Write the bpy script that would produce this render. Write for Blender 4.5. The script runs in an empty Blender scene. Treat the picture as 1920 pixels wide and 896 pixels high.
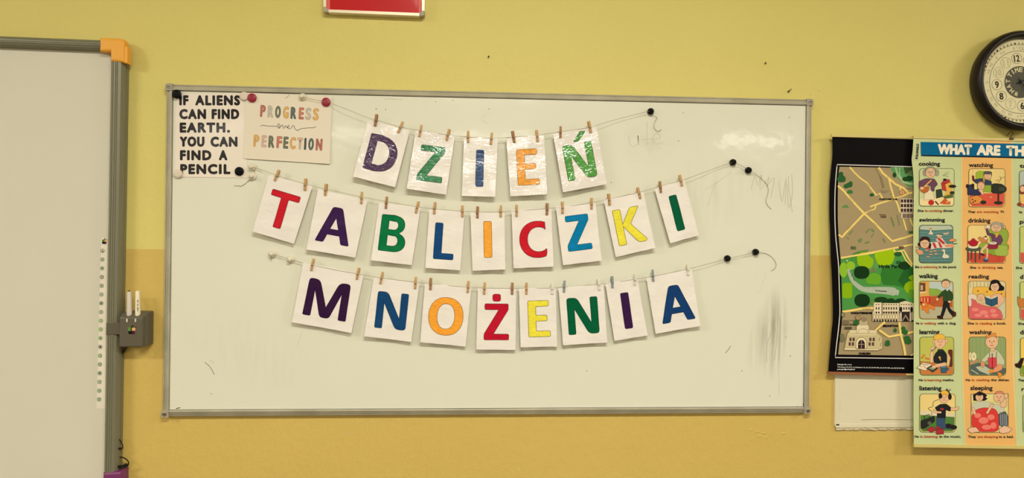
import bpy, bmesh, math, random
from mathutils import Vector, Matrix
from mathutils.geometry import tessellate_polygon
random.seed(7)
# ------------------------------------------------------------------ camera
CAMZ = 1.55; D = 2.185; F = 1330.0
YAW, PITCH, ROLL = math.radians(3.701), math.radians(0.282), math.radians(0.581)
CAM = Vector((0, -D, CAMZ))
fw = Vector((math.sin(YAW)*math.cos(PITCH), math.cos(YAW)*math.cos(PITCH), math.sin(PITCH)))
r0 = Vector((math.cos(YAW), -math.sin(YAW), 0)); u0 = r0.cross(fw)
RT = math.cos(ROLL)*r0 + math.sin(ROLL)*u0
UP = -math.sin(ROLL)*r0 + math.cos(ROLL)*u0
cd = bpy.data.cameras.new('camera'); cam = bpy.data.objects.new('camera', cd)
bpy.context.scene.collection.objects.link(cam)
cd.sensor_width = 36; cd.lens = F*36/1920; cd.clip_start = .05
cam.matrix_world = Matrix((( RT.x, UP.x, -fw.x, CAM.x), (RT.y, UP.y, -fw.y, CAM.y), (RT.z, UP.z, -fw.z, CAM.z), (0, 0, 0, 1)))
bpy.context.scene.camera = cam
# ------------------------------------------------------------------ world, lamps, exposure
sc = bpy.context.scene
sc.view_settings.view_transform = 'Standard'; sc.view_settings.look = 'None'
sc.view_settings.gamma = 1; sc.view_settings.exposure = -0.58
w = bpy.data.worlds.new('world'); sc.world = w; w.use_nodes = True
w.node_tree.nodes['Background'].inputs[0].default_value = (1, .92, .76, 1)
w.node_tree.nodes['Background'].inputs[1].default_value = .02
CEIL = 3.16
for ly, ee in ((-2.3, 2.5), (-4.8, .6), (-8.4, 1.5)):
    for lx in ((-3.4, .3, 4.4) if ly > -8 else (-3.4, -1.6, .3, 4.4)):
        ld = bpy.data.lights.new('ceiling_lamp', 'AREA'); ld.shape = 'RECTANGLE'
        ld.size = 1.2; ld.size_y = .3 if ly > -8 else .2; ld.energy = 50*ee*(1.3 if lx > 1 else 1)
        ld.color = (1, .955, .84)
        lo = bpy.data.objects.new('ceiling_lamp', ld); sc.collection.objects.link(lo)
        lo.location = (lx, ly, CEIL-.06)
# ------------------------------------------------------------------ helpers
COL = sc.collection
def lin(c): return tuple(((v/255)/12.92 if v/255 <= .04045 else ((v/255+.055)/1.055)**2.4) for v in c)
def P(x, y, d=0.0):                      # point of the plane Y=-d that the photograph shows at pixel x,y
    v = fw*F + RT*(x-960) - UP*(y-448)
    t = (-d-CAM.y)/v.y
    return CAM+v*t
def tagit(o, label=None, cat=None, group=None, kind=None):
    for k, v in (('label', label), ('category', cat), ('group', group), ('kind', kind)):
        if v: o[k] = v
def empty(name, loc, label, cat, group=None):
    o = bpy.data.objects.new(name, None); COL.objects.link(o); o.location = loc; o.empty_display_size = .02
    tagit(o, label, cat, group); return o
def mesh_obj(name, vs, fs, mat, root=None, cols=None, smooth=False, loc=None, label=None, parent=None):
    """vs in world space; the object sits at its root's place (or at loc)."""
    vs = [Vector(v) for v in vs]
    if root is not None: base = root_loc(root)
    elif loc is not None: base = Vector(loc)
    else:
        base = Vector([ (min(v[i] for v in vs)+max(v[i] for v in vs))/2 for i in range(3)])
    me = bpy.data.meshes.new(name)
    me.from_pydata([v-base for v in vs], [], fs)
    me.materials.append(mat)
    if cols:
        at = me.color_attributes.new('Col', 'FLOAT_COLOR', 'CORNER')
        k = 0; buf = []
        for p in me.polygons:
            c = cols[p.index]
            for _ in p.vertices: buf += [c[0], c[1], c[2], 1]
        at.data.foreach_set('color', buf)
    me.polygons.foreach_set('use_smooth', [bool(smooth)]*len(me.polygons))
    me.update()
    o = bpy.data.objects.new(name, me); COL.objects.link(o)
    if root is not None: o.parent = root
    else: o.location = base
    if label: o['label'] = label
    return o
def root_loc(o):
    l = Vector(o.location)
    while o.parent: o = o.parent; l = l+o.location
    return l
class MB:
    def __init__(s): s.v = []; s.f = []
    def add(s, vs, fs):
        n = len(s.v); s.v += [Vector(v) for v in vs]; s.f += [tuple(i+n for i in f) for f in fs]
    def box(s, x0, x1, y0, y1, z0, z1, bev=0.0):
        bm = bmesh.new(); bmesh.ops.create_cube(bm, size=1)
        for v in bm.verts:
            v.co = Vector(((x0+x1)/2+v.co.x*(x1-x0), (y0+y1)/2+v.co.y*(y1-y0), (z0+z1)/2+v.co.z*(z1-z0)))
        if bev: bmesh.ops.bevel(bm, geom=bm.edges[:], offset=bev, segments=2, affect='EDGES', profile=.6)
        s.bm(bm)
    def bm(s, bm, M=None):
        bm.verts.index_update()
        s.add([(M @ v.co) if M else v.co.copy() for v in bm.verts], [[v.index for v in f.verts] for f in bm.faces]); bm.free()
    def prism(s, poly, d0, d1):           # polygon of world points on plane, extruded along Y from -d0 (front, larger) to -d1
        n = len(poly)
        a = [Vector((p[0], -d0, p[2])) for p in poly]; b = [Vector((p[0], -d1, p[2])) for p in poly]
        fr = [tuple(range(n))]; bk = [tuple(reversed(range(n, 2*n)))]
        s.add(a+b, fr+bk+[(i, i+n, (i+1) % n+n, (i+1) % n) for i in range(n)])
    def lathe(s, prof, c, M=None, seg=28):    # prof: (radius, height along local z)
        vs = []; fs = []
        for r, h in prof:
            for k in range(seg):
                a = 2*math.pi*k/seg; v = Vector((r*math.cos(a), r*math.sin(a), h))
                vs.append((M @ v if M else v)+Vector(c))
        for i in range(len(prof)-1):
            for k in range(seg):
                fs.append((i*seg+k, i*seg+(k+1) % seg, (i+1)*seg+(k+1) % seg, (i+1)*seg+k))
        fs.append(tuple(reversed(range(seg)))); fs.append(tuple(range((len(prof)-1)*seg, len(prof)*seg)))
        s.add(vs, fs)
    def tube(s, pts, r, seg=6, cap=True):
        pts = [Vector(p) for p in pts]; vs = []; fs = []
        for i, p in enumerate(pts):
            t = (pts[min(i+1, len(pts)-1)]-pts[max(i-1, 0)]).normalized()
            a = t.cross(Vector((0.03, 1, 0.02))).normalized(); b = t.cross(a)
            for k in range(seg):
                an = 2*math.pi*k/seg; vs.append(p+(a*math.cos(an)+b*math.sin(an))*r)
        for i in range(len(pts)-1):
            for k in range(seg):
                fs.append((i*seg+k, i*seg+(k+1) % seg, (i+1)*seg+(k+1) % seg, (i+1)*seg+k))
        if cap: fs += [tuple(reversed(range(seg))), tuple(range((len(pts)-1)*seg, len(pts)*seg))]
        s.add(vs, fs)
    def build(s, name, mat, root=None, smooth=False, **k): return mesh_obj(name, s.v, s.f, mat, root, smooth=smooth, **k)
FRONT = Matrix.Rotation(math.radians(90), 3, 'X')     # local z -> world -y
def spline(pts, n=8):
    pts = [Vector(p) for p in pts]; out = []
    q = [pts[0]*2-pts[1]]+pts+[pts[-1]*2-pts[-2]]
    for i in range(1, len(q)-2):
        for k in range(n):
            t = k/n; a, b, c, d = q[i-1], q[i], q[i+1], q[i+2]
            out.append(.5*((2*b)+(c-a)*t+(2*a-5*b+4*c-d)*t*t+(3*b-a-3*c+d)*t**3))
    out.append(pts[-1]); return out
# ---- materials
def mat(name, rgb, rough=.6, metal=0.0, coat=0.0, bump=None, attr=False, var=None, coat_r=.1, lin_=False, spec=.5, world=False):
    m = bpy.data.materials.new(name); m.use_nodes = True; nt = m.node_tree; b = nt.nodes['Principled BSDF']
    c = rgb if lin_ else lin(rgb)
    b.inputs['Base Color'].default_value = (*c, 1); b.inputs['Roughness'].default_value = rough
    b.inputs['Metallic'].default_value = metal; b.inputs['Coat Weight'].default_value = coat
    b.inputs['Coat Roughness'].default_value = coat_r; b.inputs['Specular IOR Level'].default_value = spec
    tc = nt.nodes.new('ShaderNodeTexCoord'); co = nt.nodes.new('ShaderNodeNewGeometry').outputs['Position'] if world else tc.outputs['Object']
    src = None
    if attr:
        a = nt.nodes.new('ShaderNodeAttribute'); a.attribute_name = 'Col'; src = a.outputs['Color']
    if var:                                # (scale, amount, (sx,sy,sz)) soft colour variation
        mp = nt.nodes.new('ShaderNodeMapping'); mp.inputs['Scale'].default_value = var[2] if len(var) > 2 else (1, 1, 1)
        nt.links.new(co, mp.inputs[0])
        n = nt.nodes.new('ShaderNodeTexNoise'); n.inputs['Scale'].default_value = var[0]; n.inputs['Detail'].default_value = 5
        nt.links.new(mp.outputs[0], n.inputs['Vector'])
        mr = nt.nodes.new('ShaderNodeMapRange'); mr.inputs[1].default_value = .3; mr.inputs[2].default_value = .7
        mr.inputs[3].default_value = 1-var[1]; mr.inputs[4].default_value = 1+var[1]*.4
        nt.links.new(n.outputs['Fac'], mr.inputs[0])
        mx = nt.nodes.new('ShaderNodeMix'); mx.data_type = 'RGBA'; mx.blend_type = 'MULTIPLY'; mx.inputs[0].default_value = 1
        if src: nt.links.new(src, mx.inputs[6])
        else: mx.inputs[6].default_value = (*c, 1)
        nt.links.new(mr.outputs[0], mx.inputs[7]); src = mx.outputs[2]
    if src: nt.links.new(src, b.inputs['Base Color'])
    if bump:                               # list of (scale, distance, mapping scale)
        prev = None
        for bb in bump:
            mp = nt.nodes.new('ShaderNodeMapping'); mp.inputs['Scale'].default_value = bb[2] if len(bb) > 2 else (1, 1, 1)
            nt.links.new(co, mp.inputs[0])
            n = nt.nodes.new('ShaderNodeTexNoise'); n.inputs['Scale'].default_value = bb[0]; n.inputs['Detail'].default_value = bb[3] if len(bb) > 3 else 4
            n.inputs['Distortion'].default_value = bb[4] if len(bb) > 4 else 0
            nt.links.new(mp.outputs[0], n.inputs['Vector'])
            bu = nt.nodes.new('ShaderNodeBump'); bu.inputs['Distance'].default_value = bb[1]; bu.inputs['Strength'].default_value = 1
            nt.links.new(n.outputs['Fac'], bu.inputs['Height'])
            if prev: nt.links.new(prev, bu.inputs['Normal'])
            prev = bu.outputs[0]
        if coat > .4: nt.links.new(prev, b.inputs['Coat Normal'])
        if world: b.inputs['Coat IOR'].default_value = 1.85
        if not world: nt.links.new(prev, b.inputs['Normal']); nt.links.new(prev, b.inputs['Coat Normal'])
    return m
M = {}
WAVE = [(5, .004), (60, .0012), (260, .0005)]
PAPERBUMP = [(14, .0025, (1, 1, 2.2), 2), (90, .0003)]
GLOSSBUMP = [(9, .0035, (1.2, 1, 1), 1, .5), (30, .0024, (1, 1, 1.8), 2, 1.8), (90, .0005, (1, 1, 2), 2, 1)]
def setup_mats():
    M['paper'] = mat('laminated_paper', (236, 230, 222), .5, coat=.25, coat_r=.3, bump=PAPERBUMP)
    M['paper_gloss'] = mat('glossy_sleeve_paper', (236, 230, 222), .5, coat=1, coat_r=.045, bump=GLOSSBUMP, world=True)
    M['print'] = mat('printed_ink', (0, 0, 0), .5, coat=.25, coat_r=.3, attr=True, bump=PAPERBUMP)
    M['print_gloss'] = mat('printed_ink_glossy', (0, 0, 0), .5, coat=1, coat_r=.045, attr=True, bump=GLOSSBUMP, var=(70, .25, (1, 1, 2)), spec=.05, world=True)
    M['letter'] = mat('felt_coloured_letter', (0, 0, 0), .5, coat=.1, coat_r=.2, attr=True, bump=PAPERBUMP, var=(60, .16, (1, 1, 4)), spec=.05)
    M['poster'] = mat('poster_print', (0, 0, 0), .45, attr=True, var=(9, .05), spec=.06)
    M['metal'] = mat('aluminium_frame', (186, 181, 160), .42, .25, bump=[(300, .0002, (.05, 1, 1))], var=(14, .18))
    M['cap'] = mat('grey_corner_plastic', (168, 160, 140), .5, var=(30, .15))
    M['dark'] = mat('black_gap', (26, 22, 18), .8)
    M['wood'] = mat('peg_wood', (200, 160, 108), .65, var=(120, .25, (1, 1, .15)))
    M['wood2'] = mat('dark_peg_wood', (166, 122, 80), .65, var=(120, .25, (1, 1, .15)))
    M['whitepeg'] = mat('white_painted_wood', (226, 220, 205), .6)
    M['greypeg'] = mat('grey_painted_wood', (140, 148, 150), .6)
    M['steel'] = mat('spring_steel', (170, 160, 140), .35, .9)
    M['string'] = mat('cotton_string', (150, 136, 100), .9)
    M['string_dark'] = mat('thin_brown_string', (128, 106, 66), .9)
    M['black'] = mat('black_plastic', (10, 10, 11), .42, spec=.12)
    M['red'] = mat('dark_red_plastic', (150, 24, 48), .4)
    M['white'] = mat('white_plastic', (226, 218, 196), .35)
    M['cream'] = mat('cream_magnet', (220, 206, 188), .5)
    M['grey'] = mat('grey_extrusion', (124, 122, 100), .42, .15, bump=[(200, .0001)])
    M['greydark'] = mat('dark_grey_plastic', (92, 86, 70), .45)
    M['orange'] = mat('orange_corner_plastic', (242, 172, 56), .42)
    M['purple'] = mat('purple_corner_plastic', (120, 48, 104), .42)
    M['screen'] = mat('matt_screen', (214, 210, 192), .55, var=(2.0, .03))
    M['strip'] = mat('sticker_strip', (232, 224, 206), .45)
    M['cable'] = mat('black_cable', (16, 14, 12), .4)
    M['redpanel'] = mat('red_backing', (196, 14, 20), .4, spec=.2, coat=.35, coat_r=.08, bump=[(5, .0015)])
    M['rail'] = mat('pale_plastic_rail', (214, 196, 120), .45)
    M['railred'] = mat('brown_wood_rail', (150, 92, 52), .5)
    M['clock'] = mat('dark_brown_plastic', (24, 15, 14), .38, spec=.3)
    M['face'] = mat('clock_face', (236, 228, 184), .6)
    M['door'] = mat('cream_enamel', (226, 218, 188), .45, bump=[(4, .002)], var=(3, .05))
    M['paint'] = mat('flaking_paint', (208, 196, 160), .8, bump=[(80, .004)], var=(60, .2))
    M['glass'] = mat('glass', (255, 255, 255), .02); b = M['glass'].node_tree.nodes['Principled BSDF']
    b.inputs['Transmission Weight'].default_value = 1; b.inputs['IOR'].default_value = 1.08
    for k, c in (('floor', (110, 98, 84)), ('ceil', (228, 226, 218)), ('side', (176, 170, 150))): M[k] = mat(k+'_paint', c, .6, bump=[(40, .0005)], var=(3, .06))
    # two-tone painted plaster
    m = mat('painted_plaster', (0, 0, 0), .62, bump=WAVE); M['wall'] = m; nt = m.node_tree; b = nt.nodes['Principled BSDF']
    g = nt.nodes.new('ShaderNodeNewGeometry'); s = nt.nodes.new('ShaderNodeSeparateXYZ'); nt.links.new(g.outputs['Position'], s.inputs[0])
    st = nt.nodes.new('ShaderNodeMath'); st.operation = 'GREATER_THAN'; st.inputs[1].default_value = LINE_Z
    nt.links.new(s.outputs['Z'], st.inputs[0])
    n = nt.nodes.new('ShaderNodeTexNoise'); n.inputs['Scale'].default_value = 1.6; n.inputs['Detail'].default_value = 6
    nt.links.new(g.outputs['Position'], n.inputs['Vector'])
    def two(a, bb):
        mx = nt.nodes.new('ShaderNodeMix'); mx.data_type = 'RGBA'; mx.inputs[6].default_value = (*lin(a), 1); mx.inputs[7].default_value = (*lin(bb), 1)
        nt.links.new(n.outputs['Fac'], mx.inputs[0]); return mx.outputs[2]
    up = two(WALL_UP[0], WALL_UP[1]); lo = two(WALL_LO[0], WALL_LO[1])
    mx = nt.nodes.new('ShaderNodeMix'); mx.data_type = 'RGBA'; nt.links.new(st.outputs[0], mx.inputs[0])
    nt.links.new(lo, mx.inputs[6]); nt.links.new(up, mx.inputs[7]); nt.links.new(mx.outputs[2], b.inputs['Base Color'])
    # enamelled board with a wiped-ink smudge
    m = mat('white_enamel', (0, 0, 0), .4, coat=.42, coat_r=.08, bump=[(2.6, .0030), (7, .0009)], spec=.2); M['board'] = m; nt = m.node_tree; b = nt.nodes['Principled BSDF']
    g = nt.nodes.new('ShaderNodeNewGeometry')
    def smudge(cx, cz, rx, rz, amt, shear=0.0, base=None, scale=(70, 1, 5)):
        mp = nt.nodes.new('ShaderNodeMapping'); mp.vector_type = 'TEXTURE'; mp.inputs['Location'].default_value = (cx, 0, cz)
        mp.inputs['Rotation'].default_value = (0, shear, 0); mp.inputs['Scale'].default_value = (rx, 1000, rz)
        nt.links.new(g.outputs['Position'], mp.inputs[0])
        gr = nt.nodes.new('ShaderNodeTexGradient'); gr.gradient_type = 'SPHERICAL'; nt.links.new(mp.outputs[0], gr.inputs[0])
        m2 = nt.nodes.new('ShaderNodeMapping'); m2.inputs['Scale'].default_value = scale; m2.inputs['Rotation'].default_value = (0, -shear, 0)
        nt.links.new(g.outputs['Position'], m2.inputs[0])
        ns = nt.nodes.new('ShaderNodeTexNoise'); ns.inputs['Scale'].default_value = 1; ns.inputs['Detail'].default_value = 4
        nt.links.new(m2.outputs[0], ns.inputs['Vector'])
        mr = nt.nodes.new('ShaderNodeMapRange'); mr.inputs[1].default_value = .38; mr.inputs[2].default_value = .75; nt.links.new(ns.outputs['Fac'], mr.inputs[0])
        mu = nt.nodes.new('ShaderNodeMath'); mu.operation = 'MULTIPLY'; nt.links.new(gr.outputs['Fac'], mu.inputs[0]); nt.links.new(mr.outputs[0], mu.inputs[1])
        m3 = nt.nodes.new('ShaderNodeMath'); m3.operation = 'MULTIPLY'; m3.use_clamp = True; m3.inputs[1].default_value = amt; nt.links.new(mu.outputs[0], m3.inputs[0])
        mx = nt.nodes.new('ShaderNodeMix'); mx.data_type = 'RGBA'; nt.links.new(m3.outputs[0], mx.inputs[0])
        nt.links.new(base, mx.inputs[6]); mx.inputs[7].default_value = (*lin((120, 112, 84)), 1); return mx.outputs[2]
    n = nt.nodes.new('ShaderNodeTexNoise'); n.inputs['Scale'].default_value = 2.5; n.inputs['Detail'].default_value = 6; nt.links.new(g.outputs['Position'], n.inputs['Vector'])
    mx = nt.nodes.new('ShaderNodeMix'); mx.data_type = 'RGBA'; mx.inputs[6].default_value = (*lin(BOARD[0]), 1); mx.inputs[7].default_value = (*lin(BOARD[1]), 1)
    nt.links.new(n.outputs['Fac'], mx.inputs[0])
    c = mx.outputs[2]
    a = P(1452, 625); c = smudge(a.x, a.z, .05, .16, .95, 0.06, c)
    a = P(1436, 622); c = smudge(a.x, a.z, .05, .14, .6, 0.3, c, (40, 1, 3))
    a = P(1430, 345); c = smudge(a.x, a.z, .12, .08, .10, .3, c, (50, 1, 9))
    a = P(1330, 360); c = smudge(a.x, a.z, .14, .12, .14, .6, c, (50, 1, 5))
    a = P(1215, 265); c = smudge(a.x, a.z, .10, .08, .18, 0, c, (25, 1, 25))
    a = P(470, 660); c = smudge(a.x, a.z, .25, .12, .10, .5, c, (60, 1, 9))
    nt.links.new(c, b.inputs['Base Color'])
WALL_UP = ((214, 201, 112), (222, 208, 122)); WALL_LO = ((205, 176, 90), (212, 184, 98)); BOARD = ((222, 222, 202), (228, 227, 209))
LINE_Z = P(270, 467, -.022).z
setup_mats()
# ---- flat print builder (pixel layout measured on a sheet that lies at depth d)
def arc_pts(cx, cy, rx, ry, a0=0, a1=360, n=20, rot=0, p=1.0):
    o = []; cr, sr = math.cos(math.radians(rot)), math.sin(math.radians(rot))
    full = abs(a1-a0) >= 360
    for k in range(n if full else n+1):
        a = math.radians(a0+(a1-a0)*k/n); c, s = math.cos(a), math.sin(a)
        x = rx*math.copysign(abs(c)**p, c); y = ry*math.copysign(abs(s)**p, s)
        o.append((cx+x*cr-y*sr, cy+x*sr+y*cr))
    return o
def area2(p): return sum(p[i][0]*p[(i+1) % len(p)][1]-p[(i+1) % len(p)][0]*p[i][1] for i in range(len(p)))
def offset(poly, d):                       # outward offset of a closed polygon
    if area2(poly) < 0: poly = poly[::-1]
    n = len(poly); out = []
    for i in range(n):
        a, b, c = poly[i-1], poly[i], poly[(i+1) % n]
        e1 = (b[0]-a[0], b[1]-a[1]); e2 = (c[0]-b[0], c[1]-b[1])
        l1 = math.hypot(*e1) or 1e-9; l2 = math.hypot(*e2) or 1e-9
        n1 = (e1[1]/l1, -e1[0]/l1); n2 = (e2[1]/l2, -e2[0]/l2)
        m = (n1[0]+n2[0], n1[1]+n2[1]); q = m[0]**2+m[1]**2
        k = 2*d/q if q > .35 else 2*d/.35
        out.append((b[0]+m[0]*k, b[1]+m[1]*k))
    return out
def rounded(poly, r, n=4):
    out = []; m = len(poly)
    for i in range(m):
        a, b, c = Vector(poly[i-1][:2]), Vector(poly[i][:2]), Vector(poly[(i+1) % m][:2])
        rr = poly[i][2] if len(poly[i]) > 2 else r
        if rr <= 0: out.append(tuple(b)); continue
        l = min(rr, (a-b).length*.45, (c-b).length*.45)
        p = b+(a-b).normalized()*l; q = b+(c-b).normalized()*l
        for k in range(n+1):
            t = k/n; out.append(tuple(p*(1-t)**2+b*2*t*(1-t)+q*t*t))
    return out
FONT = {}
def glyphs(body, sp=1.0):
    if (body, sp) in FONT: return FONT[(body, sp)]
    c = bpy.data.curves.new('text', 'FONT'); c.body = body; c.resolution_u = 3; c.size = 1; c.space_character = sp
    o = bpy.data.objects.new('text', c); COL.objects.link(o)
    me = bpy.data.meshes.new_from_object(o.evaluated_get(bpy.context.evaluated_depsgraph_get()))
    vs = [(v.co.x, v.co.y) for v in me.vertices]; fs = [tuple(p.vertices) for p in me.polygons]
    bpy.data.objects.remove(o); bpy.data.curves.remove(c); bpy.data.meshes.remove(me)
    FONT[(body, sp)] = (vs, fs); return (vs, fs)
capv = glyphs('H')[0]; CAPH = max(v[1] for v in capv)
class Print:
    def __init__(s, d, sx=1.0, ox=0.0, oy=0.0, disp=None, step=.00001):
        s.d = d; s.s = sx; s.ox = ox; s.oy = oy; s.v = []; s.f = []; s.c = []; s.k = 0; s.disp = disp; s.step = step
    def frame(s, sc_, ox, oy): s.s = sc_; s.ox = ox; s.oy = oy; return s
    def _put(s, pts, faces, col):
        s.k += 1; n = len(s.v); dd = s.d+s.k*s.step
        for x, y in pts:
            p = P(s.ox+x/s.s, s.oy+y/s.s, s.d); p.y = -dd+(s.disp(p) if s.disp else 0); s.v.append(p)
        for f in faces:
            s.f.append(tuple(i+n for i in f)); s.c.append(lin(col))
    def pg(s, pts, col, holes=(), o=None, ow=1.0):
        if o is not None:
            s.pg(offset(pts, ow), o)
        loops = [list(pts)]+[list(h) for h in holes]
        tris = tessellate_polygon([[Vector((x, y, 0)) for x, y in l] for l in loops])
        s._put([p for l in loops for p in l], [tuple(t) for t in tris], col)
    def el(s, cx, cy, rx, ry, col, rot=0, o=None, ow=1.5, n=18): s.pg(arc_pts(cx, cy, rx, ry, n=n, rot=rot), col, o=o, ow=ow)
    def rr(s, x0, y0, x1, y1, r, col, o=None, ow=1.5): s.pg(rounded([(x0, y0), (x1, y0), (x1, y1), (x0, y1)], r) if r else [(x0, y0), (x1, y0), (x1, y1), (x0, y1)], col, o=o, ow=ow)
    def ln(s, pts, w, col, w1=None):
        w1 = w if w1 is None else w1; n = len(pts); vs = []
        for i, p in enumerate(pts):
            a = pts[max(i-1, 0)]; b = pts[min(i+1, n-1)]; dx, dy = b[0]-a[0], b[1]-a[1]; l = math.hypot(dx, dy) or 1
            ww = (w+(w1-w)*i/(n-1))/2; vs += [(p[0]-dy/l*ww, p[1]+dx/l*ww), (p[0]+dy/l*ww, p[1]-dx/l*ww)]
        s._put(vs, [(2*i, 2*i+1, 2*i+3, 2*i+2) for i in range(n-1)], col)
    def tx(s, x, y, wd, cap, body, col, bold=0.0, ang=0.0, sp=1.0, italic=0):
        vs, fs = glyphs(body, sp); x0 = min(v[0] for v in vs); x1 = max(v[0] for v in vs)
        kx = wd/(x1-x0); ky = cap/CAPH; ca, sa = math.cos(math.radians(ang)), math.sin(math.radians(ang))
        sh = [(0, 0)] if not bold else [(bold*math.cos(a*math.pi/4), bold*math.sin(a*math.pi/4)) for a in range(8)]
        for k, (dx, dy) in enumerate(sh):
            pts = []
            for vx, vy in vs:
                px = (vx-x0)*kx+italic*vy*ky+dx; py = -vy*ky+dy; pts.append((x+px*ca-py*sa, y+px*sa+py*ca))
            s._put(pts, fs, col); 
            if k < len(sh)-1: s.k -= 1; s.d += 0
            # the shifted copies overlap in one colour: keep them in one layer, spread by microns
            for i in range(len(s.v)-len(pts), len(s.v)): s.v[i].y -= k*.000001
    def build(s, name, mat_, root, **k):
        return mesh_obj(name, s.v, s.f, mat_, root, cols=s.c, **k)
# ================================================================== the room
WY = .022
def struct(name, mb, m, **k):
    o = mb.build(name, m, **k); o['kind'] = 'structure'; return o
X0, X1, YB = -4.3, 5.6, -9.3
b = MB(); b.box(X0, X1, WY, WY+.15, 0, CEIL); wall = struct('wall_back', b, M['wall'])
b = MB(); b.box(X0-.1, X0, YB, WY, 0, CEIL); struct('wall_left', b, M['side'])
b = MB(); b.box(X1, X1+.1, YB, WY, 0, CEIL); struct('wall_right', b, M['side'])
b = MB(); b.box(X0, X1, YB-.1, YB, 0, CEIL); struct('wall_front', b, M['side'])
b = MB(); b.box(X0, X1, YB, WY, -.1, 0); struct('floor', b, M['floor'])
b = MB(); b.box(X0, X1, YB, WY, CEIL, CEIL+.1); struct('ceiling', b, M['ceil'])
# blistered paint on the wall below and above the board
def blister(pts, r, h):
    mb = MB()
    for x, y, k in pts:
        c = P(x, y, -WY); seg = 8; vs = [c+Vector((0, -h, 0))]
        for i in range(seg):
            a = i*math.pi/4+k; q = r*(.7+.5*random.random())
            vs.append(c+Vector((math.cos(a)*q*1.6, .0005, math.sin(a)*q*.6)))
        mb.add(vs, [(0, 1+i, 1+(i+1) % seg) for i in range(seg)])
    return mb
blister([(1408, 806, 0), (1420, 809, 1), (1432, 812, 2), (1424, 818, 3), (1436, 820, .5), (1468, 813, 1)], .009, .0016).build('blistered_paint', M['wall'], wall)
mb = MB()
for x, y in ((1520, 178), (1536, 170), (974, 880), (652, 812), (1740, 868)): mb.add(blister([(x, y, x)], .004, .0012).v, [(0, 1+i, 1+(i+1) % 8) for i in range(8)])
mb.build('paint_chip', M['paint'], wall)

# small nails left in the wall
for x, y, lab in ((916, 107, 'small dark nail in the yellow wall above the middle of the whiteboard'),
                  (1434, 119, 'small dark nail in the yellow wall above the right end of the whiteboard'),
                  (1477, 172, 'bent nail just above the top right frame of the whiteboard')):
    c = P(x, y, -WY); b = MB(); b.lathe([(.0012, -.004), (.0012, .006), (.0026, .006), (.0026, .0075), (.001, .008)], c, FRONT, 10)
    if x == 1477: b.tube([c+Vector((0, -.004, 0)), c+Vector((.004, -.008, .004)), c+Vector((.008, -.008, .007))], .0012)
    o = b.build('nail', M['dark']); tagit(o, lab, 'nail', 'nails in the wall')

# ================================================================== whiteboard
BX0, BX1 = -.904, 1.096; BZ0 = CAMZ-.533; BZ1 = BZ0+.999; FW = .0205; SY = .006
wb = empty('whiteboard', ((BX0+BX1)/2, WY, BZ0), 'wide white enamel board in an aluminium frame hung on the yellow wall', 'whiteboard')
b = MB(); b.box(BX0+.008, BX1-.008, SY, SY+.01, BZ0+.008, BZ1-.008); b.build('writing_surface', M['board'], wb)
b = MB(); b.box(BX0+FW-.003, BX1-FW+.003, SY-.0006, SY+.002, BZ0+FW-.0022, BZ0+FW+.001)
b.box(BX1-FW-.0014, BX1-FW+.001, SY-.0006, SY+.002, BZ0+FW, BZ1-FW); b.box(BX0+FW-.001, BX0+FW+.0010, SY-.0006, SY+.002, BZ0+FW, BZ1-FW)
b.box(BX0+FW, BX1-FW, SY-.0006, SY+.002, BZ1-FW-.0012, BZ1-FW+.001); b.build('grimy_joint', M['dark'], wb, label='dark grime line along the inside of the frame')
def rail(x0, x1, z0, z1, horiz, flip):
    mb = MB()
    prof = [(0, WY-.001), (0, .012), (.0015, .0080), (.0046, .0064), (.0055, .0080), (.0064, .0060), (.0165, .0004), (.0185, .0008), (.0205, .005), (.0205, SY+.001)]
    a = [];
    for t in (0, 1):
        for u, y in prof:
            if horiz: a.append((x0+(x1-x0)*t, y, (z1-u) if flip else (z0+u)))
            else: a.append(((x1-u) if flip else (x0+u), y, z0+(z1-z0)*t))
    n = len(prof); mb.add(a, [(i, i+1, n+i+1, n+i) for i in range(n-1)]+[tuple(range(n)), tuple(range(2*n-1, n-1, -1))])
    return mb
CP = .021
for nm, args in (('frame_rail', (BX0+CP, BX1-CP, BZ1-FW, BZ1, True, True)), ('frame_rail', (BX0+CP, BX1-CP, BZ0, BZ0+FW, True, False)),
                 ('frame_rail', (BX0, BX0+FW, BZ0+CP, BZ1-CP, False, False)), ('frame_rail', (BX1-FW, BX1, BZ0+CP, BZ1-CP, False, True))):
    rail(*args).build(nm, M['metal'], wb)
for cx, cz, sx, sz in ((BX0, BZ1, 1, -1), (BX1, BZ1, -1, -1), (BX0, BZ0, 1, 1), (BX1, BZ0, -1, 1)):
    pts = [(0, CP), (0, .007)]+[(.007-.007*math.cos(a*math.pi/8), .007-.007*math.sin(a*math.pi/8)) for a in range(1, 5)]+[(CP, 0), (CP, CP)]
    b = MB(); b.prism([(cx+sx*u, 0, cz+sz*v) for u, v in pts], .0008, -WY+.001); cap = b.build('corner_cap', M['cap'], wb)
    b = MB(); b.lathe([(.0065, 0), (.0065, .0012), (.005, .0018), (.0045, .0010), (.001, .0009)], (cx+sx*.010, -.0008, cz+sz*.010), FRONT, 20)
    sc_o = b.build('screw_head', M['steel'] if cz == BZ0 else M['cap'], cap)
    b = MB(); b.box(cx+sx*.010-.0045, cx+sx*.010+.0045, -.0028, -.0012, cz+sz*.010-.0006, cz+sz*.010+.0006); b.build('screw_slot', M['dark'], cap)
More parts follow.
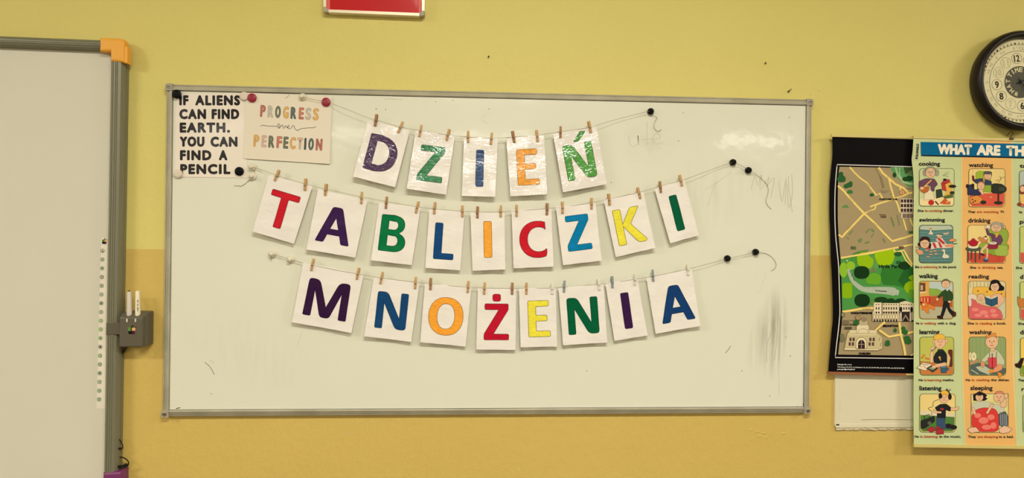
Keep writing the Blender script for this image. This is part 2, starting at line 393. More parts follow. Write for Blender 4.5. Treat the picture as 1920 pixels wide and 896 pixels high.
# faint old writing, scribbles, scratches
pr = Print(-SY+.0003); G1, G2, G3 = (208, 207, 184), (186, 182, 152), (110, 100, 80)
def sp(pts, w, c, n=6): pr.ln([tuple(p)[:2] for p in spline([(x, y, 0) for x, y in pts], n)], w, c)
sp([(1179, 255), (1181, 270), (1188, 275), (1196, 268), (1196, 254), (1198, 273)], 1.4, G1); sp([(1213, 228), (1213, 272)], 1.3, G1); sp([(1203, 262), (1224, 260)], 1.3, G1)
sp([(1225, 262), (1238, 258), (1232, 249), (1224, 258), (1228, 270), (1244, 267)], 1.4, G1)
sp([(1408, 355), (1416, 330), (1420, 348), (1428, 328), (1425, 356), (1442, 332), (1437, 350)], .7, G2, 3)
sp([(1437, 350), (1452, 333), (1445, 372)], .7, G2, 3); sp([(1460, 340), (1466, 378), (1474, 334), (1472, 383)], .7, G2, 3); sp([(1478, 330), (1480, 360), (1486, 398)], .7, G2, 3)
sp([(1484, 326), (1486, 360), (1479, 390), (1476, 345)], .7, G2, 3)
sp([(384, 679), (394, 688), (402, 702)], .9, G3); sp([(400, 682), (398, 677), (393, 676)], .6, G2)
sp([(1328, 385), (1334, 362), (1345, 340)], .8, G1); sp([(1320, 356), (1350, 338), (1372, 322)], .7, G1)
sp([(1455, 598), (1445, 625), (1438, 650), (1438, 680)], .7, G2); sp([(1462, 590), (1463, 620), (1460, 690)], .7, G2); sp([(1452, 600), (1456, 640), (1452, 675)], .8, G2)
sp([(1460, 660), (1461, 740)], .5, G1); sp([(1370, 648), (1366, 655), (1360, 662)], .8, G3); sp([(1436, 512), (1430, 530), (1424, 548)], .5, G1)
sp([(720, 186), (735, 185.5), (753, 186.5)], .5, G2); sp([(915, 212), (905, 218), (904, 226), (915, 231)], .6, G1); sp([(566, 620), (560, 640), (556, 655)], .6, G1)
sp([(705, 203), (705.5, 205)], 1.6, G3, 2)
for x, y in ((723, 205), (817, 191), (849, 188), (917, 204), (1281, 211.7), (1272, 264), (1473, 632), (1482, 667), (1146, 342), (396, 738), (1391, 695), (1480, 220), (1506, 757), (1495, 762), (1443, 742), (1100, 695), (515, 372)):
    pr.el(x, y, .9, .9, G3, n=8)
for x, y, l in ((1505, 759, 5), (1498, 764, 5), (330, 766, 8)): pr.ln([(x, y), (x+l, y-2)], 1.2, (60, 52, 40))
tr_ = pr.build('marker_trace', M['poster'], wb, label='faint old marker lines and specks on the white surface'); tr_['kind'] = 'stuff'

# ================================================================== magnets, pins, strings
def flat_magnet(x, y, d, m, lab, grp='round flat magnets'):
    c = P(x, y, d); b = MB(); r = .0132
    b.lathe([(r*.97, -.0065), (r, -.005), (r, -.0012), (r*.94, 0), (r*.4, 0.0002)], c, FRONT, 32)
    o = b.build('round_magnet', m, smooth=False); tagit(o, lab, 'magnet', grp)
    for p in o.data.polygons: p.use_smooth = len(p.vertices) == 4
flat_magnet(330.5, 176, .0072, M['black'], 'black round magnet on the top left corner of the pencil quote poster')
flat_magnet(457, 180, .002, M['cream'], 'cream round magnet on the top right corner of the pencil quote poster')
flat_magnet(472, 183, .004, M['red'], 'dark red round magnet on the top left corner of the progress sheet')
flat_magnet(611, 191, .004, M['red'], 'dark red round magnet on the top right corner of the progress sheet, over the string')
flat_magnet(333, 325.5, .002, M['cream'], 'cream round magnet on the bottom left corner of the pencil quote poster')
flat_magnet(448, 321, .002, M['black'], 'black round magnet on the bottom right corner of the pencil quote poster')
def push_pin(x, y, m, lab, white):
    c = P(x, y, .002 if white else .004); c.y = SY-.0001; b = MB()
    if white: pf = [(.0105, 0), (.0118, .0015), (.0118, .004), (.0098, .0075), (.0058, .0095), (.0042, .012), (.0046, .015), (.0056, .0175), (.0050, .020), (.0028, .0212), (.0006, .0215)]
    else: pf = [(.0085, 0), (.0100, .003), (.0104, .007), (.0096, .0115), (.0068, .015), (.0046, .0175), (.0046, .020), (.0042, .0225), (.0022, .0238), (.0006, .024)]
    b.lathe(pf, c, FRONT, 28); o = b.build('push_pin_magnet', m, smooth=True); tagit(o, lab, 'magnet', 'white pin magnets' if white else 'black pin magnets')
    return c
push_pin(567, 181.5, M['white'], 'white pin magnet above the progress sheet, holding the top string', 1)
push_pin(472.5, 313, M['white'], 'upper white pin magnet just below the progress sheet', 1)
push_pin(473, 330.5, M['white'], 'lower white pin magnet below the progress sheet, with a string tail', 1)
push_pin(510, 476, M['white'], 'white pin magnet at the far left end of the bottom string', 1)
push_pin(544.5, 486.5, M['white'], 'second white pin magnet from the left on the bottom string', 1)
push_pin(1220.5, 208.5, M['black'], 'black pin magnet at the right end of the top string', 0)
push_pin(1375, 304, M['black'], 'upper left one of two black pin magnets ending the middle string', 0)
push_pin(1404, 319, M['black'], 'lower right one of two black pin magnets ending the middle string', 0)
push_pin(1364.5, 484.5, M['black'], 'first black pin magnet on the right part of the bottom string', 0)
push_pin(1417.5, 472.5, M['black'], 'last black pin magnet at the far right end of the bottom string', 0)

ROWD = (.018, .0135, .0105)
def string(pts, tails, lab, d):
    b = MB(); b.tube(spline([P(x, y, dd) for x, y, dd in pts], 5), .00055, 5)
    o = b.build('string', M['string']); tagit(o, lab, 'string', 'strings across the whiteboard')
    for tl in tails:
        b = MB(); b.tube(spline([P(x, y, dd) for x, y, dd in tl], 6), .00055, 5); b.build('loose_end', M['string_dark'], o)
d = ROWD[0]
string([(567, 181, .008), (590, 187, .007), (611, 191, .0046), (640, 201, d), (690, 221, d), (705, 225, d), (751, 238, d), (788, 245, d), (840, 253, d), (878, 257, d), (921, 259, d), (962, 257, d), (1007, 253.5, d), (1051, 247, d), (1106, 239, d), (1125, 233, d), (1170, 220, .009), (1219, 208, .009)],
       [[(1219, 214, .004), (1226, 217, 0), (1232, 221, -.003), (1228, 228, -.003), (1226, 238, -.003), (1230, 244, -.003), (1235, 246, -.003), (1240, 242.5, -.003)]], 'thin top string carrying the five letter sheets of the first word', d)
d = ROWD[1]
string([(473, 313, .004), (490, 318, .004), (519, 329, d), (573, 345, d), (611, 354.5, d), (678, 369, d), (725, 378, d), (782, 387.5, d), (815, 392, d), (867, 396, d), (895, 397.5, d), (939, 397.5, d), (969, 395, d), (1026, 391, d), (1054, 388, d), (1109, 380, d), (1142, 373, d), (1198, 360.5, d), (1238, 349.5, d), (1276, 339, d), (1310, 327, d), (1345, 314, .006), (1375, 304, .009)],
       [[(1375, 304, .009), (1390, 311, .006), (1404, 319, .009), (1416, 326, 0), (1429, 336, -.003), (1439, 348, -.004), (1440, 362, -.004), (1436, 376, -.004), (1440, 386, -.004), (1446.5, 392, -.004)],
        [(474, 316, .0), (477.5, 323, -.003), (476, 331, .001), (468, 337, -.003), (460, 344, -.004), (452, 349, -.004), (447, 348, -.004), (443, 348.5, -.004), (438.5, 347.5, -.004)]],
       'thin middle string carrying the nine letter sheets of the second word', d)
d = ROWD[2]
string([(510, 476, .004), (530, 482, .004), (544, 486.5, .004), (586, 497, d), (640, 508, d), (671, 513.5, d), (715, 521, d), (779, 529, d), (807, 532, d), (878, 538.5, d), (908, 540, d), (960, 540.7, d), (987, 540.3, d), (1035, 540, d), (1058, 538, d), (1122, 533, d), (1148, 530, d), (1190, 523.5, d), (1224, 518, d), (1289, 504.5, d), (1330, 494, d), (1364, 485, .006), (1390, 479, .005), (1417, 472.5, .008)],
       [[(1417, 472.5, .008), (1430, 474, -.003), (1440, 477, -.004), (1449, 484, -.004), (1455, 494, -.004), (1453, 503, -.004), (1446, 508, -.004)],
        [(510, 480, .002), (508.5, 485, -.003), (507.5, 490, -.004)]],
       'thin bottom string carrying the eight letter sheets of the third word', d)

# ================================================================== letter sheets
t = .205
def ar(cx, cy, rx, ry, a0, a1, n=14, p=.9): return [(x, y, 0) for x, y in arc_pts(cx, cy, rx, ry, a0, a1, n, 0, p)]
def g_I(W): return [([(0, 0), (W, 0), (W, 1), (0, 1)], [])]
def g_L(W): return [([(0, 0), (t, 0), (t, .845), (W, .845), (W, 1), (0, 1)], [])]
def g_T(W): return [([(0, 0), (W, 0), (W, .16), (W/2+t/2, .16), (W/2+t/2, 1), (W/2-t/2, 1), (W/2-t/2, .16), (0, .16)], [])]
def g_E(W): return [([(0, 0), (W-.03, 0), (W-.03, .15), (t, .15), (t, .41), (W-.08, .41), (W-.08, .56), (t, .56), (t, .85), (W, .85), (W, 1), (0, 1)], [])]
def g_Z(W): return [([(.02, 0), (W-.02, 0), (W-.02, .16), (.25, .845), (W, .845), (W, 1), (0, 1), (0, .845), (W-.27, .155), (.02, .155)], [])]
def g_N(W): return [([(0, 0, .06), (.27, 0, .1), (W-.19, .72, 0), (W-.19, 0), (W, 0), (W, 1, .08), (W-.27, 1, .1), (.19, .29, 0), (.19, 1), (0, 1)], [])]
def g_M(W): return [([(.03, 0, .08), (.31, 0, .14), (W/2, .74, .03), (W-.31, 0, .14), (W-.03, 0, .08), (W, 1), (W-.20, 1), (W-.21, .25, .01), (W/2+.12, 1, .08), (W/2-.12, 1, .08), (.21, .25, .01), (.20, 1), (0, 1)], [])]
def g_A(W):
    k = W/2-.13; f = lambda y: .215+(1-y)*k; ya = 1-(W/2-.215)/k
    return [([(W/2-.13, 0, .06), (W/2+.13, 0, .06), (W, 1), (W-.215, 1), (W-f(.77), .77, 0), (f(.77), .77, 0), (.215, 1), (0, 1)],
             [[(W/2, ya+.02, 0), (W-f(.62), .62, 0), (f(.62), .62, 0)]])]
def g_K(W): return [([(0, 0), (t, 0), (t, .44, .0), (.49, 0, .05), (.735, 0, .05), (.42, .45, .05), (W, .96, .07), (W-.05, 1, .05), (W-.25, 1, .1), (t, .47, 0), (t, 1), (0, 1)], [])]
def g_D(W): return [([(0, 0), (.30, 0, 0)]+ar(.30, .5, W-.30, .5, -90, 90, 18)+[(.30, 1, 0), (0, 1)],
                     [[(t, .155, 0), (.30, .155, 0)]+ar(.30, .5, W-.30-.215, .345, -90, 90, 18)+[(.30, .845, 0), (t, .845, 0)]])]
def g_B(W): return [([(0, 0), (.36, 0, 0)]+ar(.36, .245, W-.06-.36, .245, -90, 62, 12)+ar(.38, .735, W-.38, .265, -62, 90, 12)+[(0, 1)],
                     [[(t, .14, 0), (.36, .14, 0)]+ar(.36, .27, .125, .13, -90, 90, 8)+[(t, .40, 0)], [(t, .545, 0), (.36, .545, 0)]+ar(.36, .70, .155, .155, -90, 90, 8)+[(t, .855, 0)]])]
def g_C(W): 
    o = arc_pts(.5, .5, .5, .5, -58, -302, 22, 0, .93); i = arc_pts(.52, .5, .30, .345, 305, 55, 18, 0, .93)
    i = [(W-.015, .235)]+arc_pts(.52, .5, .31, .345, -62, -298, 18, 0, .93)+[(W+.01, .76)]
    oo = [(W-.03, .04)]+arc_pts(.5, .5, .5, .5, -68, -292, 22, 0, .93)+[(W, .925)]
    return [([(x, y, .03) if k in (0, len(oo)-1) else (x, y, 0) for k, (x, y) in enumerate(oo)]+[(x, y, .03) if k in (0, len(i)-1) else (x, y, 0) for k, (x, y) in enumerate(reversed(i))], [])]
def g_O(W): return [(ar(W/2, .5, W/2, .5, 0, 360, 40), [ar(W/2, .5, W/2-.215, .345, 0, 360, 32)])]
GL = dict(I=g_I, L=g_L, T=g_T, E=g_E, Z=g_Z, N=g_N, M=g_M, A=g_A, K=g_K, D=g_D, B=g_B, C=g_C, O=g_O)
PUR, GRN, BLU, ORA, LGR, RED, SKY, YEL, DGR, DBL = (66, 30, 84), (0, 120, 66), (18, 72, 128), (250, 168, 58), (76, 158, 62), (206, 28, 44), (0, 126, 178), (240, 228, 70), (0, 92, 60), (24, 60, 116)
OUT = (62, 48, 52)
SHEETS = [  # row, glyph, accent, colour, outline, TL TR BR BL, glyph centre, W px, H px, angle, words
 (0, 'D', 0, PUR, (48, 24, 60), (690, 225), (768, 245), (741, 351), (662, 331), (716, 289), 56.5, 66.5, 14.5, 'purple letter D'),
 (0, 'Z', 0, (0, 128, 70), (30, 60, 44), (779.5, 244), (853, 255), (836.5, 365), (763, 354), (808.5, 307), 47, 66.5, 7.5, 'green letter Z'),
 (0, 'I', 0, BLU, (20, 34, 54), (870, 256), (933.5, 259), (928.5, 369), (866, 367), (899.4, 315.6), 13.8, 67.5, 1.5, 'blue letter I'),
 (0, 'E', 0, ORA, (110, 62, 36), (949, 256), (1020, 253), (1026, 364), (957, 368), (990, 313), 40, 66.5, -3, 'orange letter E'),
 (0, 'N', 1, LGR, (40, 60, 40), (1037, 251), (1118, 236), (1137.7, 345), (1055.5, 360.5), (1087, 302), 54.5, 66, -10.5, 'light green accented letter N'),
 (1, 'T', 0, RED, OUT, (503.7, 329), (585.7, 349), (551, 457), (474, 434), (528, 394.5), 54, 67.5, 16.5, 'red letter T'),
 (1, 'A', 0, (60, 30, 80), (46, 26, 60), (596, 354.5), (689, 375.6), (666, 483), (575, 467.5), (628, 422.8), 63, 67, 10.5, 'dark purple letter A'),
 (1, 'B', 0, (0, 118, 66), (24, 54, 40), (711, 380), (788.6, 389), (772, 497), (696, 488), (737, 438), 48, 67, 7, 'green letter B'),
 (1, 'L', 0, BLU, (20, 34, 54), (805, 391.5), (871, 398), (863, 507), (797.7, 502), (833, 452.3), 36.5, 67, 4, 'blue letter L'),
 (1, 'I', 0, (250, 170, 60), OUT, (882, 398), (946, 398.5), (947.5, 505), (886, 507.5), (914.6, 448.8), 14, 67, -1, 'orange letter I'),
 (1, 'C', 0, RED, OUT, (959, 393), (1033.7, 390), (1038, 499.6), (963, 503), (999.3, 449), 49.5, 68, -2, 'red letter C'),
 (1, 'Z', 0, SKY, (24, 60, 88), (1042, 386.6), (1116.5, 379), (1127.7, 488.6), (1055.5, 497), (1084.3, 436), 44.5, 65.5, -7, 'light blue letter Z'),
 (1, 'K', 0, YEL, OUT, (1132, 374.5), (1206, 358.6), (1228, 464.7), (1154.5, 482), (1181.2, 422.8), 53.5, 66.5, -11.5, 'yellow letter K'),
 (1, 'I', 0, DGR, (16, 50, 38), (1227, 352.4), (1283, 337.7), (1310.7, 441), (1256, 456), (1269, 399), 13.8, 66.5, -14.5, 'dark green letter I'),
 (2, 'M', 0, (52, 22, 62), (40, 20, 48), (568.4, 492), (682, 514), (658.8, 624), (547.5, 604), (613.4, 561.5), 81, 69, 10, 'dark purple letter M'),
 (2, 'N', 0, (20, 70, 118), (18, 34, 56), (701, 520), (786.5, 530), (771, 641), (683, 630), (734.4, 582.6), 57, 67.5, 6, 'blue letter N'),
 (2, 'O', 0, ORA, (120, 70, 56), (796.7, 531.6), (884, 537.7), (873, 649.4), (788, 641.6), (836, 593), 64, 70, 4, 'orange letter O'),
 (2, 'Z', 2, (196, 22, 48), OUT, (896, 540), (968, 540), (966.6, 656), (893, 655), (930.8, 603.3), 46, 67, .5, 'red dotted letter Z'),
 (2, 'E', 0, YEL, OUT, (973, 540), (1042, 539), (1044.7, 649.4), (976, 651), (1010.8, 597.4), 40, 67, -2, 'yellow letter E'),
 (2, 'N', 0, (0, 94, 58), (14, 52, 36), (1047, 538.4), (1131.7, 532.8), (1138.5, 642), (1055.5, 647), (1093, 591.7), 56.5, 67.5, -4, 'dark green letter N'),
 (2, 'I', 0, (58, 26, 74), (42, 22, 54), (1135, 531), (1195, 521), (1214, 628.5), (1152, 639), (1174.8, 582.2), 14, 66.5, -8, 'purple letter I'),
 (2, 'A', 0, (20, 62, 116), (20, 34, 60), (1211.7, 520), (1297, 503.6), (1313, 611), (1229, 625.7), (1267.4, 568.5), 62, 67, -9.5, 'blue letter A'),
]
PLACE = [['first sheet', 'second sheet', 'middle sheet', 'fourth sheet', 'last sheet'],
         ['first sheet', 'second sheet', 'third sheet', 'fourth sheet', 'middle sheet', 'sixth sheet', 'seventh sheet', 'eighth sheet', 'last sheet'],
         ['first sheet', 'second sheet', 'third sheet', 'fourth sheet', 'fifth sheet', 'sixth sheet', 'seventh sheet', 'last sheet']]
ROWN = ['top string', 'middle string', 'bottom string']
def cut_mesh(pr, name, m, root, disp, step=.009, **k):
    """split a flat print along a grid and lay it on the curved paper"""
    bm = bmesh.new(); lay = bm.faces.layers.int.new('ci'); bv = [bm.verts.new(v) for v in pr.v]
    for i, f in enumerate(pr.f):
        try: q = bm.faces.new([bv[j] for j in f]); q[lay] = i
        except ValueError: pass
    for ax in (0, 2):
        lo = min(v.co[ax] for v in bm.verts); hi = max(v.co[ax] for v in bm.verts); c = math.floor(lo/step)*step+step
        no = Vector((1, 0, 0)) if ax == 0 else Vector((0, 0, 1))
        while c < hi:
            bmesh.ops.bisect_plane(bm, geom=bm.verts[:]+bm.edges[:]+bm.faces[:], plane_co=no*c, plane_no=no); c += step
    bm.verts.index_update(); vs = []
    for v in bm.verts: vs.append(Vector((v.co.x, v.co.y+disp(v.co), v.co.z)))
    fs = [[v.index for v in f.verts] for f in bm.faces]; cs = [pr.c[f[lay]] for f in bm.faces]; bm.free()
    return mesh_obj(name, vs, fs, m, root, cols=cs, smooth=True, **k)
cnt = [0, 0, 0]
for (row, ch, acc, col, oc, TL, TR, BR, BL, gc, gw, gh, ang, words) in SHEETS:
    d = ROWD[row]; q = [P(x, y, d) for x, y in (TL, TR, BR, BL)]; idx = cnt[row]; cnt[row] += 1
    ph = random.random()*6; amp = (.0012, .0009, .0007)[row]; o0 = q[0]; ex = (q[1]-q[0]).normalized(); ey = (q[3]-q[0]).normalized()
    W_, H_ = (q[1]-q[0]).length, (q[3]-q[0]).length; curl = random.uniform(-1, 1)*.0025; bow = random.uniform(.5, 1.5)*.0022
    def disp(v, o0=o0, ex=ex, ey=ey, ph=ph, amp=amp, curl=curl, bow=bow, W_=W_, H_=H_):
        e = Vector((v.x-o0.x, 0, v.z-o0.z)); s = e.dot(ex)/W_; tt = e.dot(ey)/H_
        return amp*math.sin(9*s+ph)*math.sin(5*tt+ph)+amp*.7*math.sin(14*tt+ph*2+3*s)-bow*(abs(s-.5)*2)**2*tt*tt-curl*(s-.5)*2*tt**2 
    order = 'first' if idx == 0 else ''
    sh = empty('letter_sheet', (q[0]+q[1])/2, 'white sheet with a %s, the %s on the %s' % (words, PLACE[row][idx], ROWN[row]), 'sheet', 'letter sheets on the '+ROWN[row])
    nx, ny = 12, 18; vs = []; fs = []
    for side in (0, 1):
        for j in range(ny+1):
            for i in range(nx+1):
                a = q[0].lerp(q[1], i/nx); bb = q[3].lerp(q[2], i/nx); p = a.lerp(bb, j/ny); p.y += disp(p)+side*.0004
                if i in (0, nx): p.x += random.uniform(-.0003, .0003)
                if j in (0, ny): p.z += random.uniform(-.0004, .0004)
                vs.append(p)
    n1 = (nx+1)*(ny+1)
    for j in range(ny):
        for i in range(nx):
            a = j*(nx+1)+i; fs.append((a, a+nx+1, a+nx+2, a+1)); fs.append((n1+a, n1+a+1, n1+a+nx+2, n1+a+nx+1))
    rim = [i for i in range(nx+1)]+[(j)*(nx+1)+nx for j in range(1, ny+1)]+[ny*(nx+1)+i for i in range(nx-1, -1, -1)]+[j*(nx+1) for j in range(ny-1, 0, -1)]
    for k in range(len(rim)):
        a, bb = rim[k], rim[(k+1) % len(rim)]; m0 = len(vs); vs += [vs[a].copy(), vs[bb].copy(), vs[n1+bb].copy(), vs[n1+a].copy()]; fs.append((m0, m0+1, m0+2, m0+3))
    mesh_obj('paper', vs, fs, M['paper_gloss'] if row == 0 else M['paper'], sh, smooth=True)
    ca, sa = math.cos(math.radians(ang)), math.sin(math.radians(ang))
    def xf(pts): return [(gc[0]+(x*gh-gw/2)*ca-(y*gh-gh/2)*sa, gc[1]+(x*gh-gw/2)*sa+(y*gh-gh/2)*ca) for x, y in pts]
    pr = Print(d+.0002); pr.step = .0003
    lm = M['print_gloss'] if row == 0 else M['letter']
    for outer, holes in GL[ch](gw/gh):
        o_ = rounded(outer, .035, 3) ; h_ = [rounded(h, .012, 2) for h in holes]
        if ch == 'O': o_ = [p[:2] for p in outer]; h_ = [[p[:2] for p in h] for h in holes]
        big = offset(o_, .011); small = [offset(h, -.011) for h in h_]
        pr.pg(xf(big), oc, holes=[xf(s) for s in small]); pr.pg(xf(o_), col, holes=[xf(h) for h in h_])
    cut_mesh(pr, 'letter', lm, sh, disp)
    if acc:
        pr = Print(d+.0002); pr.step = .0003
        if acc == 1: pa = rounded([(.58, -.33), (.72, -.31), (.47, -.07), (.34, -.07)], .03)
        else: pa = rounded([(.24, -.27), (.45, -.27), (.45, -.08), (.24, -.08)], .06)
        pr.pg(xf(offset(pa, .011)), oc); pr.pg(xf(pa), col)
        cut_mesh(pr, 'accent_mark', lm, sh, disp)

# ================================================================== clothespins
def prong_mesh(name):
    # profile in (z, y): z along the peg, y away from the middle; width along x
    pf = [(.018, .0045), (.018, .0026), (.002, .0008), (.0006, .0019), (-.0012, .0019), (-.0022, .0007), (-.018, .0007), (-.018, .0026), (-.0165, .0034), (-.0052, .0040), (-.0046, .0029), (-.0028, .0029), (-.0022, .0042), (.010, .0050)]
    w2 = .0036; n = len(pf); vs = [(-w2, y, z) for z, y in pf]+[(w2, y, z) for z, y in pf]
    me = bpy.data.meshes.new(name)
    fs = [(i, (i+1) % n, n+(i+1) % n, n+i) for i in range(n)]
    tris = tessellate_polygon([[Vector((z, y, 0)) for z, y in pf]])
    fs += [tuple(t_) for t_ in tris]+[tuple(n+i for i in reversed(t_)) for t_ in tris]
    me.from_pydata(vs, [], fs); me.update(); return me
PM = {}
for k in ('wood', 'wood2', 'whitepeg', 'greypeg'):
    me = prong_mesh('prong'); me.materials.append(M[k]); PM[k] = me
sb = MB(); pts = []
for i in range(30): a = i/30*2*math.pi*3; pts.append(Vector((-.0036+.0072*i/29, .0016*math.cos(a), -.0003+.0016*math.sin(a))))
pts = [Vector((-.0036, -.0047, -.0040))]+pts+[Vector((.0036, .0047, -.0040))]; sb.tube(pts, .0005, 5)
sb.tube([Vector((-.0037, -.0044, -.0038)), Vector((.0037, -.0044, -.0038))], .0005, 5); sb.tube([Vector((-.0037, .0044, -.0038)), Vector((.0037, .0044, -.0038))], .0005, 5)
sm = bpy.data.meshes.new('spring'); sm.from_pydata([tuple(v) for v in sb.v], [], sb.f); sm.materials.append(M['steel'])
PEGS = [
 (0, [(705, 225.5, 7, 'wood2'), (751, 238.5, 22, 'wood'), (788.3, 245.6, 10, 'wood'), (840, 253, 14, 'wood'), (877.7, 256.6, 0, 'wood'), (921.4, 260, 5, 'wood'), (962.6, 256.6, -10, 'wood2'), (1007, 255, -7, 'wood'), (1051, 248, 0, 'wood2'), (1105.5, 238, -12, 'wood')]),
 (1, [(519.4, 329, 20, 'wood'), (572.7, 346, 3, 'wood'), (611, 355.7, 6, 'wood'), (678, 370.7, 3, 'wood'), (724.5, 379.8, 4, 'wood2'), (782.4, 388.6, 12, 'wood'), (815, 390, 3, 'wood'), (867, 396, 0, 'wood'), (895.4, 398, 0, 'wood2'), (939, 396, 0, 'wood'), (968.6, 394.8, 0, 'wood'), (1025.6, 392, 2, 'wood2'), (1054.5, 389, 0, 'wood'), (1109, 381.7, 0, 'wood'), (1142, 374, -5, 'wood'), (1198, 361.8, -14, 'wood'), (1238, 350.7, -6, 'wood2'), (1276.3, 338.4, -13, 'wood')]),
 (2, [(586, 496, 10, 'wood'), (671.3, 512.9, 10, 'wood'), (715.5, 521, 10, 'wood'), (779, 530, 3, 'wood'), (807.4, 532, 3, 'wood2'), (877.7, 537.7, 5, 'wood'), (908.4, 540.4, 3, 'wood'), (960.5, 540.7, 0, 'wood2'), (987, 541, 0, 'wood'), (1035.4, 540.7, 0, 'whitepeg'), (1058, 537, 3, 'greypeg'), (1122.6, 532.8, -5, 'whitepeg'), (1147.8, 528.7, -2, 'greypeg'), (1190.5, 524, 0, 'whitepeg'), (1224.2, 516.4, -5, 'greypeg'), (1289.5, 505.2, -3, 'whitepeg')]),
]
CN = dict(wood='light wooden', wood2='dark wooden', whitepeg='white painted', greypeg='grey painted')
rs = [[s for s in SHEETS if s[0] == r] for r in range(3)]
for row, L in PEGS:
    for i, (x, y, a, k) in enumerate(L):
        s = rs[row][i//2]; side = 'left' if i % 2 == 0 else 'right'
        d = ROWD[row]+.0006; c = P(x, y, d)
        r = bpy.data.objects.new('clothespin', None); COL.objects.link(r); r.empty_display_size = .01
        r.location = c; r.rotation_euler = (math.radians(random.uniform(-4, 4)), math.radians(a), math.radians(random.uniform(-14, 14)))
        tagit(r, '%s clothespin, %s corner of the %s sheet, %s' % (CN[k], side, s[13], ROWN[row]), 'clothespin', 'clothespins on the '+ROWN[row])
        for sg in (0, 1):
            o = bpy.data.objects.new('prong', PM[k]); COL.objects.link(o); o.parent = r; o.rotation_euler = (0, 0, math.pi*sg)
        o = bpy.data.objects.new('spring', sm); COL.objects.link(o); o.parent = r

# ================================================================== quote poster and progress sheet
def sheet_mesh(name, q, m, root, th=.0004, nx=10, ny=12, disp=None):
    vs = []; fs = []
    for side in (0, 1):
        for j in range(ny+1):
            for i in range(nx+1):
                p = q[0].lerp(q[1], i/nx).lerp(q[3].lerp(q[2], i/nx), j/ny); 
                if disp: p.y += disp(p)
                p.y += side*th; vs.append(p)
    n1 = (nx+1)*(ny+1)
    for j in range(ny):
        for i in range(nx):
            a = j*(nx+1)+i; fs.append((a, a+nx+1, a+nx+2, a+1)); fs.append((n1+a, n1+a+1, n1+a+nx+2, n1+a+nx+1))
    rim = [i for i in range(nx+1)]+[(j)*(nx+1)+nx for j in range(1, ny+1)]+[ny*(nx+1)+i for i in range(nx-1, -1, -1)]+[j*(nx+1) for j in range(ny-1, 0, -1)]
    for k in range(len(rim)):
        a, bb = rim[k], rim[(k+1) % len(rim)]; m0 = len(vs); vs += [vs[a].copy(), vs[bb].copy(), vs[n1+bb].copy(), vs[n1+a].copy()]; fs.append((m0, m0+1, m0+2, m0+3))
    return mesh_obj(name, vs, fs, m, root, smooth=True)
dq = -.0046
q = [P(x, y, dq) for x, y in ((330.5, 174.5), (462, 175.5), (463.5, 333.5), (327.5, 331.5))]
qp = empty('quote_poster', (q[2]+q[3])/2, 'laminated white poster with a six-line bold black quote about aliens and a pencil', 'poster')
M['satin'] = mat('satin_laminate', (236, 226, 212), .4, coat=.5, coat_r=.12, spec=.1, bump=[(3.5, .006, (1, 1, 1), 2)])
M['satin_print'] = mat('satin_laminate_print', (0, 0, 0), .4, coat=.5, coat_r=.12, spec=.1, attr=True, bump=[(3.5, .006, (1, 1, 1), 2)])
sheet_mesh('laminated_paper', q, M['satin'], qp)
pr = Print(dq+.0001, 4.072, 300, 140); K = (26, 20, 24); pr.step = .00001
for wd in [('IF', 147, 218, 235), ('ALIENS', 268, 612, 235), ('CAN', 147, 352, 340), ('FIND', 394, 605, 340), ('EARTH.', 150, 535, 443), ('YOU', 150, 340, 550), ('CAN', 385, 592, 551), ('FIND', 152, 393, 654), ('A', 449, 515, 654), ('PENCIL', 154, 538, 760)]:
    pr.tx(wd[1]+6, wd[3]-6, wd[2]-wd[1]-12, 66, wd[0], K, bold=6, sp=1.22)
pr.build('lettering', M['satin_print'], qp)
dp = -.0030
def dprog(p): 
    a = P(459.6, 174, dp); b_ = P(618, 307, dp); s = (p.x-a.x)/(b_.x-a.x); tt = (a.z-p.z)/(a.z-b_.z)
    return -.005*max(0, tt-.35)**2*(.4+s)-.001*math.sin(s*7)
q = [P(x, y, dp) for x, y in ((459.6, 173.5), (622.7, 180.5), (618.5, 307.5), (456.7, 297.2))]
ps = empty('progress_sheet', (q[2]+q[3])/2, 'cream sheet with muted multicoloured capitals and a thin handwritten middle line, beside the quote poster', 'poster')
M['creampaper'] = mat('cream_card', (230, 220, 200), .6, bump=[(6, .0012)]); M['cardprint'] = mat('card_print', (0, 0, 0), .6, attr=True)
sheet_mesh('card', q, M['creampaper'], ps, disp=dprog)
pr = Print(dp+.0002, 4.072, 300, 140); pr.step = .00001
MA, GY, DG, OC, DK, RU, PK, BK = (158, 84, 72), (172, 162, 148), (84, 88, 66), (196, 148, 72), (66, 78, 72), (172, 96, 70), (190, 156, 138), (40, 44, 44)
for l, x0, x1, c in zip('PROGRESS', (765, 822, 878, 938, 996, 1058, 1108, 1166), (804, 864, 920, 980, 1038, 1096, 1152, 1210), (MA, GY, DG, OC, DK, RU, GY, OC)):
    y = 322+(x0-765)*.06; pr.tx(x0+4, y-4, x1-x0-8, 82, l, c, bold=5, ang=3); pr.tx(x0+4, y-4, x1-x0-8, 82, l, tuple(min(255, v+30) for v in c), bold=0, ang=3)
for l, x0, x1, c in zip('PERFECTION', (714, 775, 828, 890, 941, 990, 1047, 1100, 1131, 1189), (756, 813, 872, 930, 978, 1034, 1088, 1114, 1172, 1237), (OC, PK, DG, RU, DG, OC, PK, BK, DK, MA)):
    y = 549+(x0-714)*.062; pr.tx(x0+4, y-4, x1-x0-8, 82, l, c, bold=5, ang=3); pr.tx(x0+4, y-4, x1-x0-8, 82, l, tuple(min(255, v+30) for v in c), bold=0, ang=3)
def spl(p_, pts, w, c, n=6): p_.ln([tuple(v)[:2] for v in spline([(x, y, 0) for x, y in pts], n)], w, c)
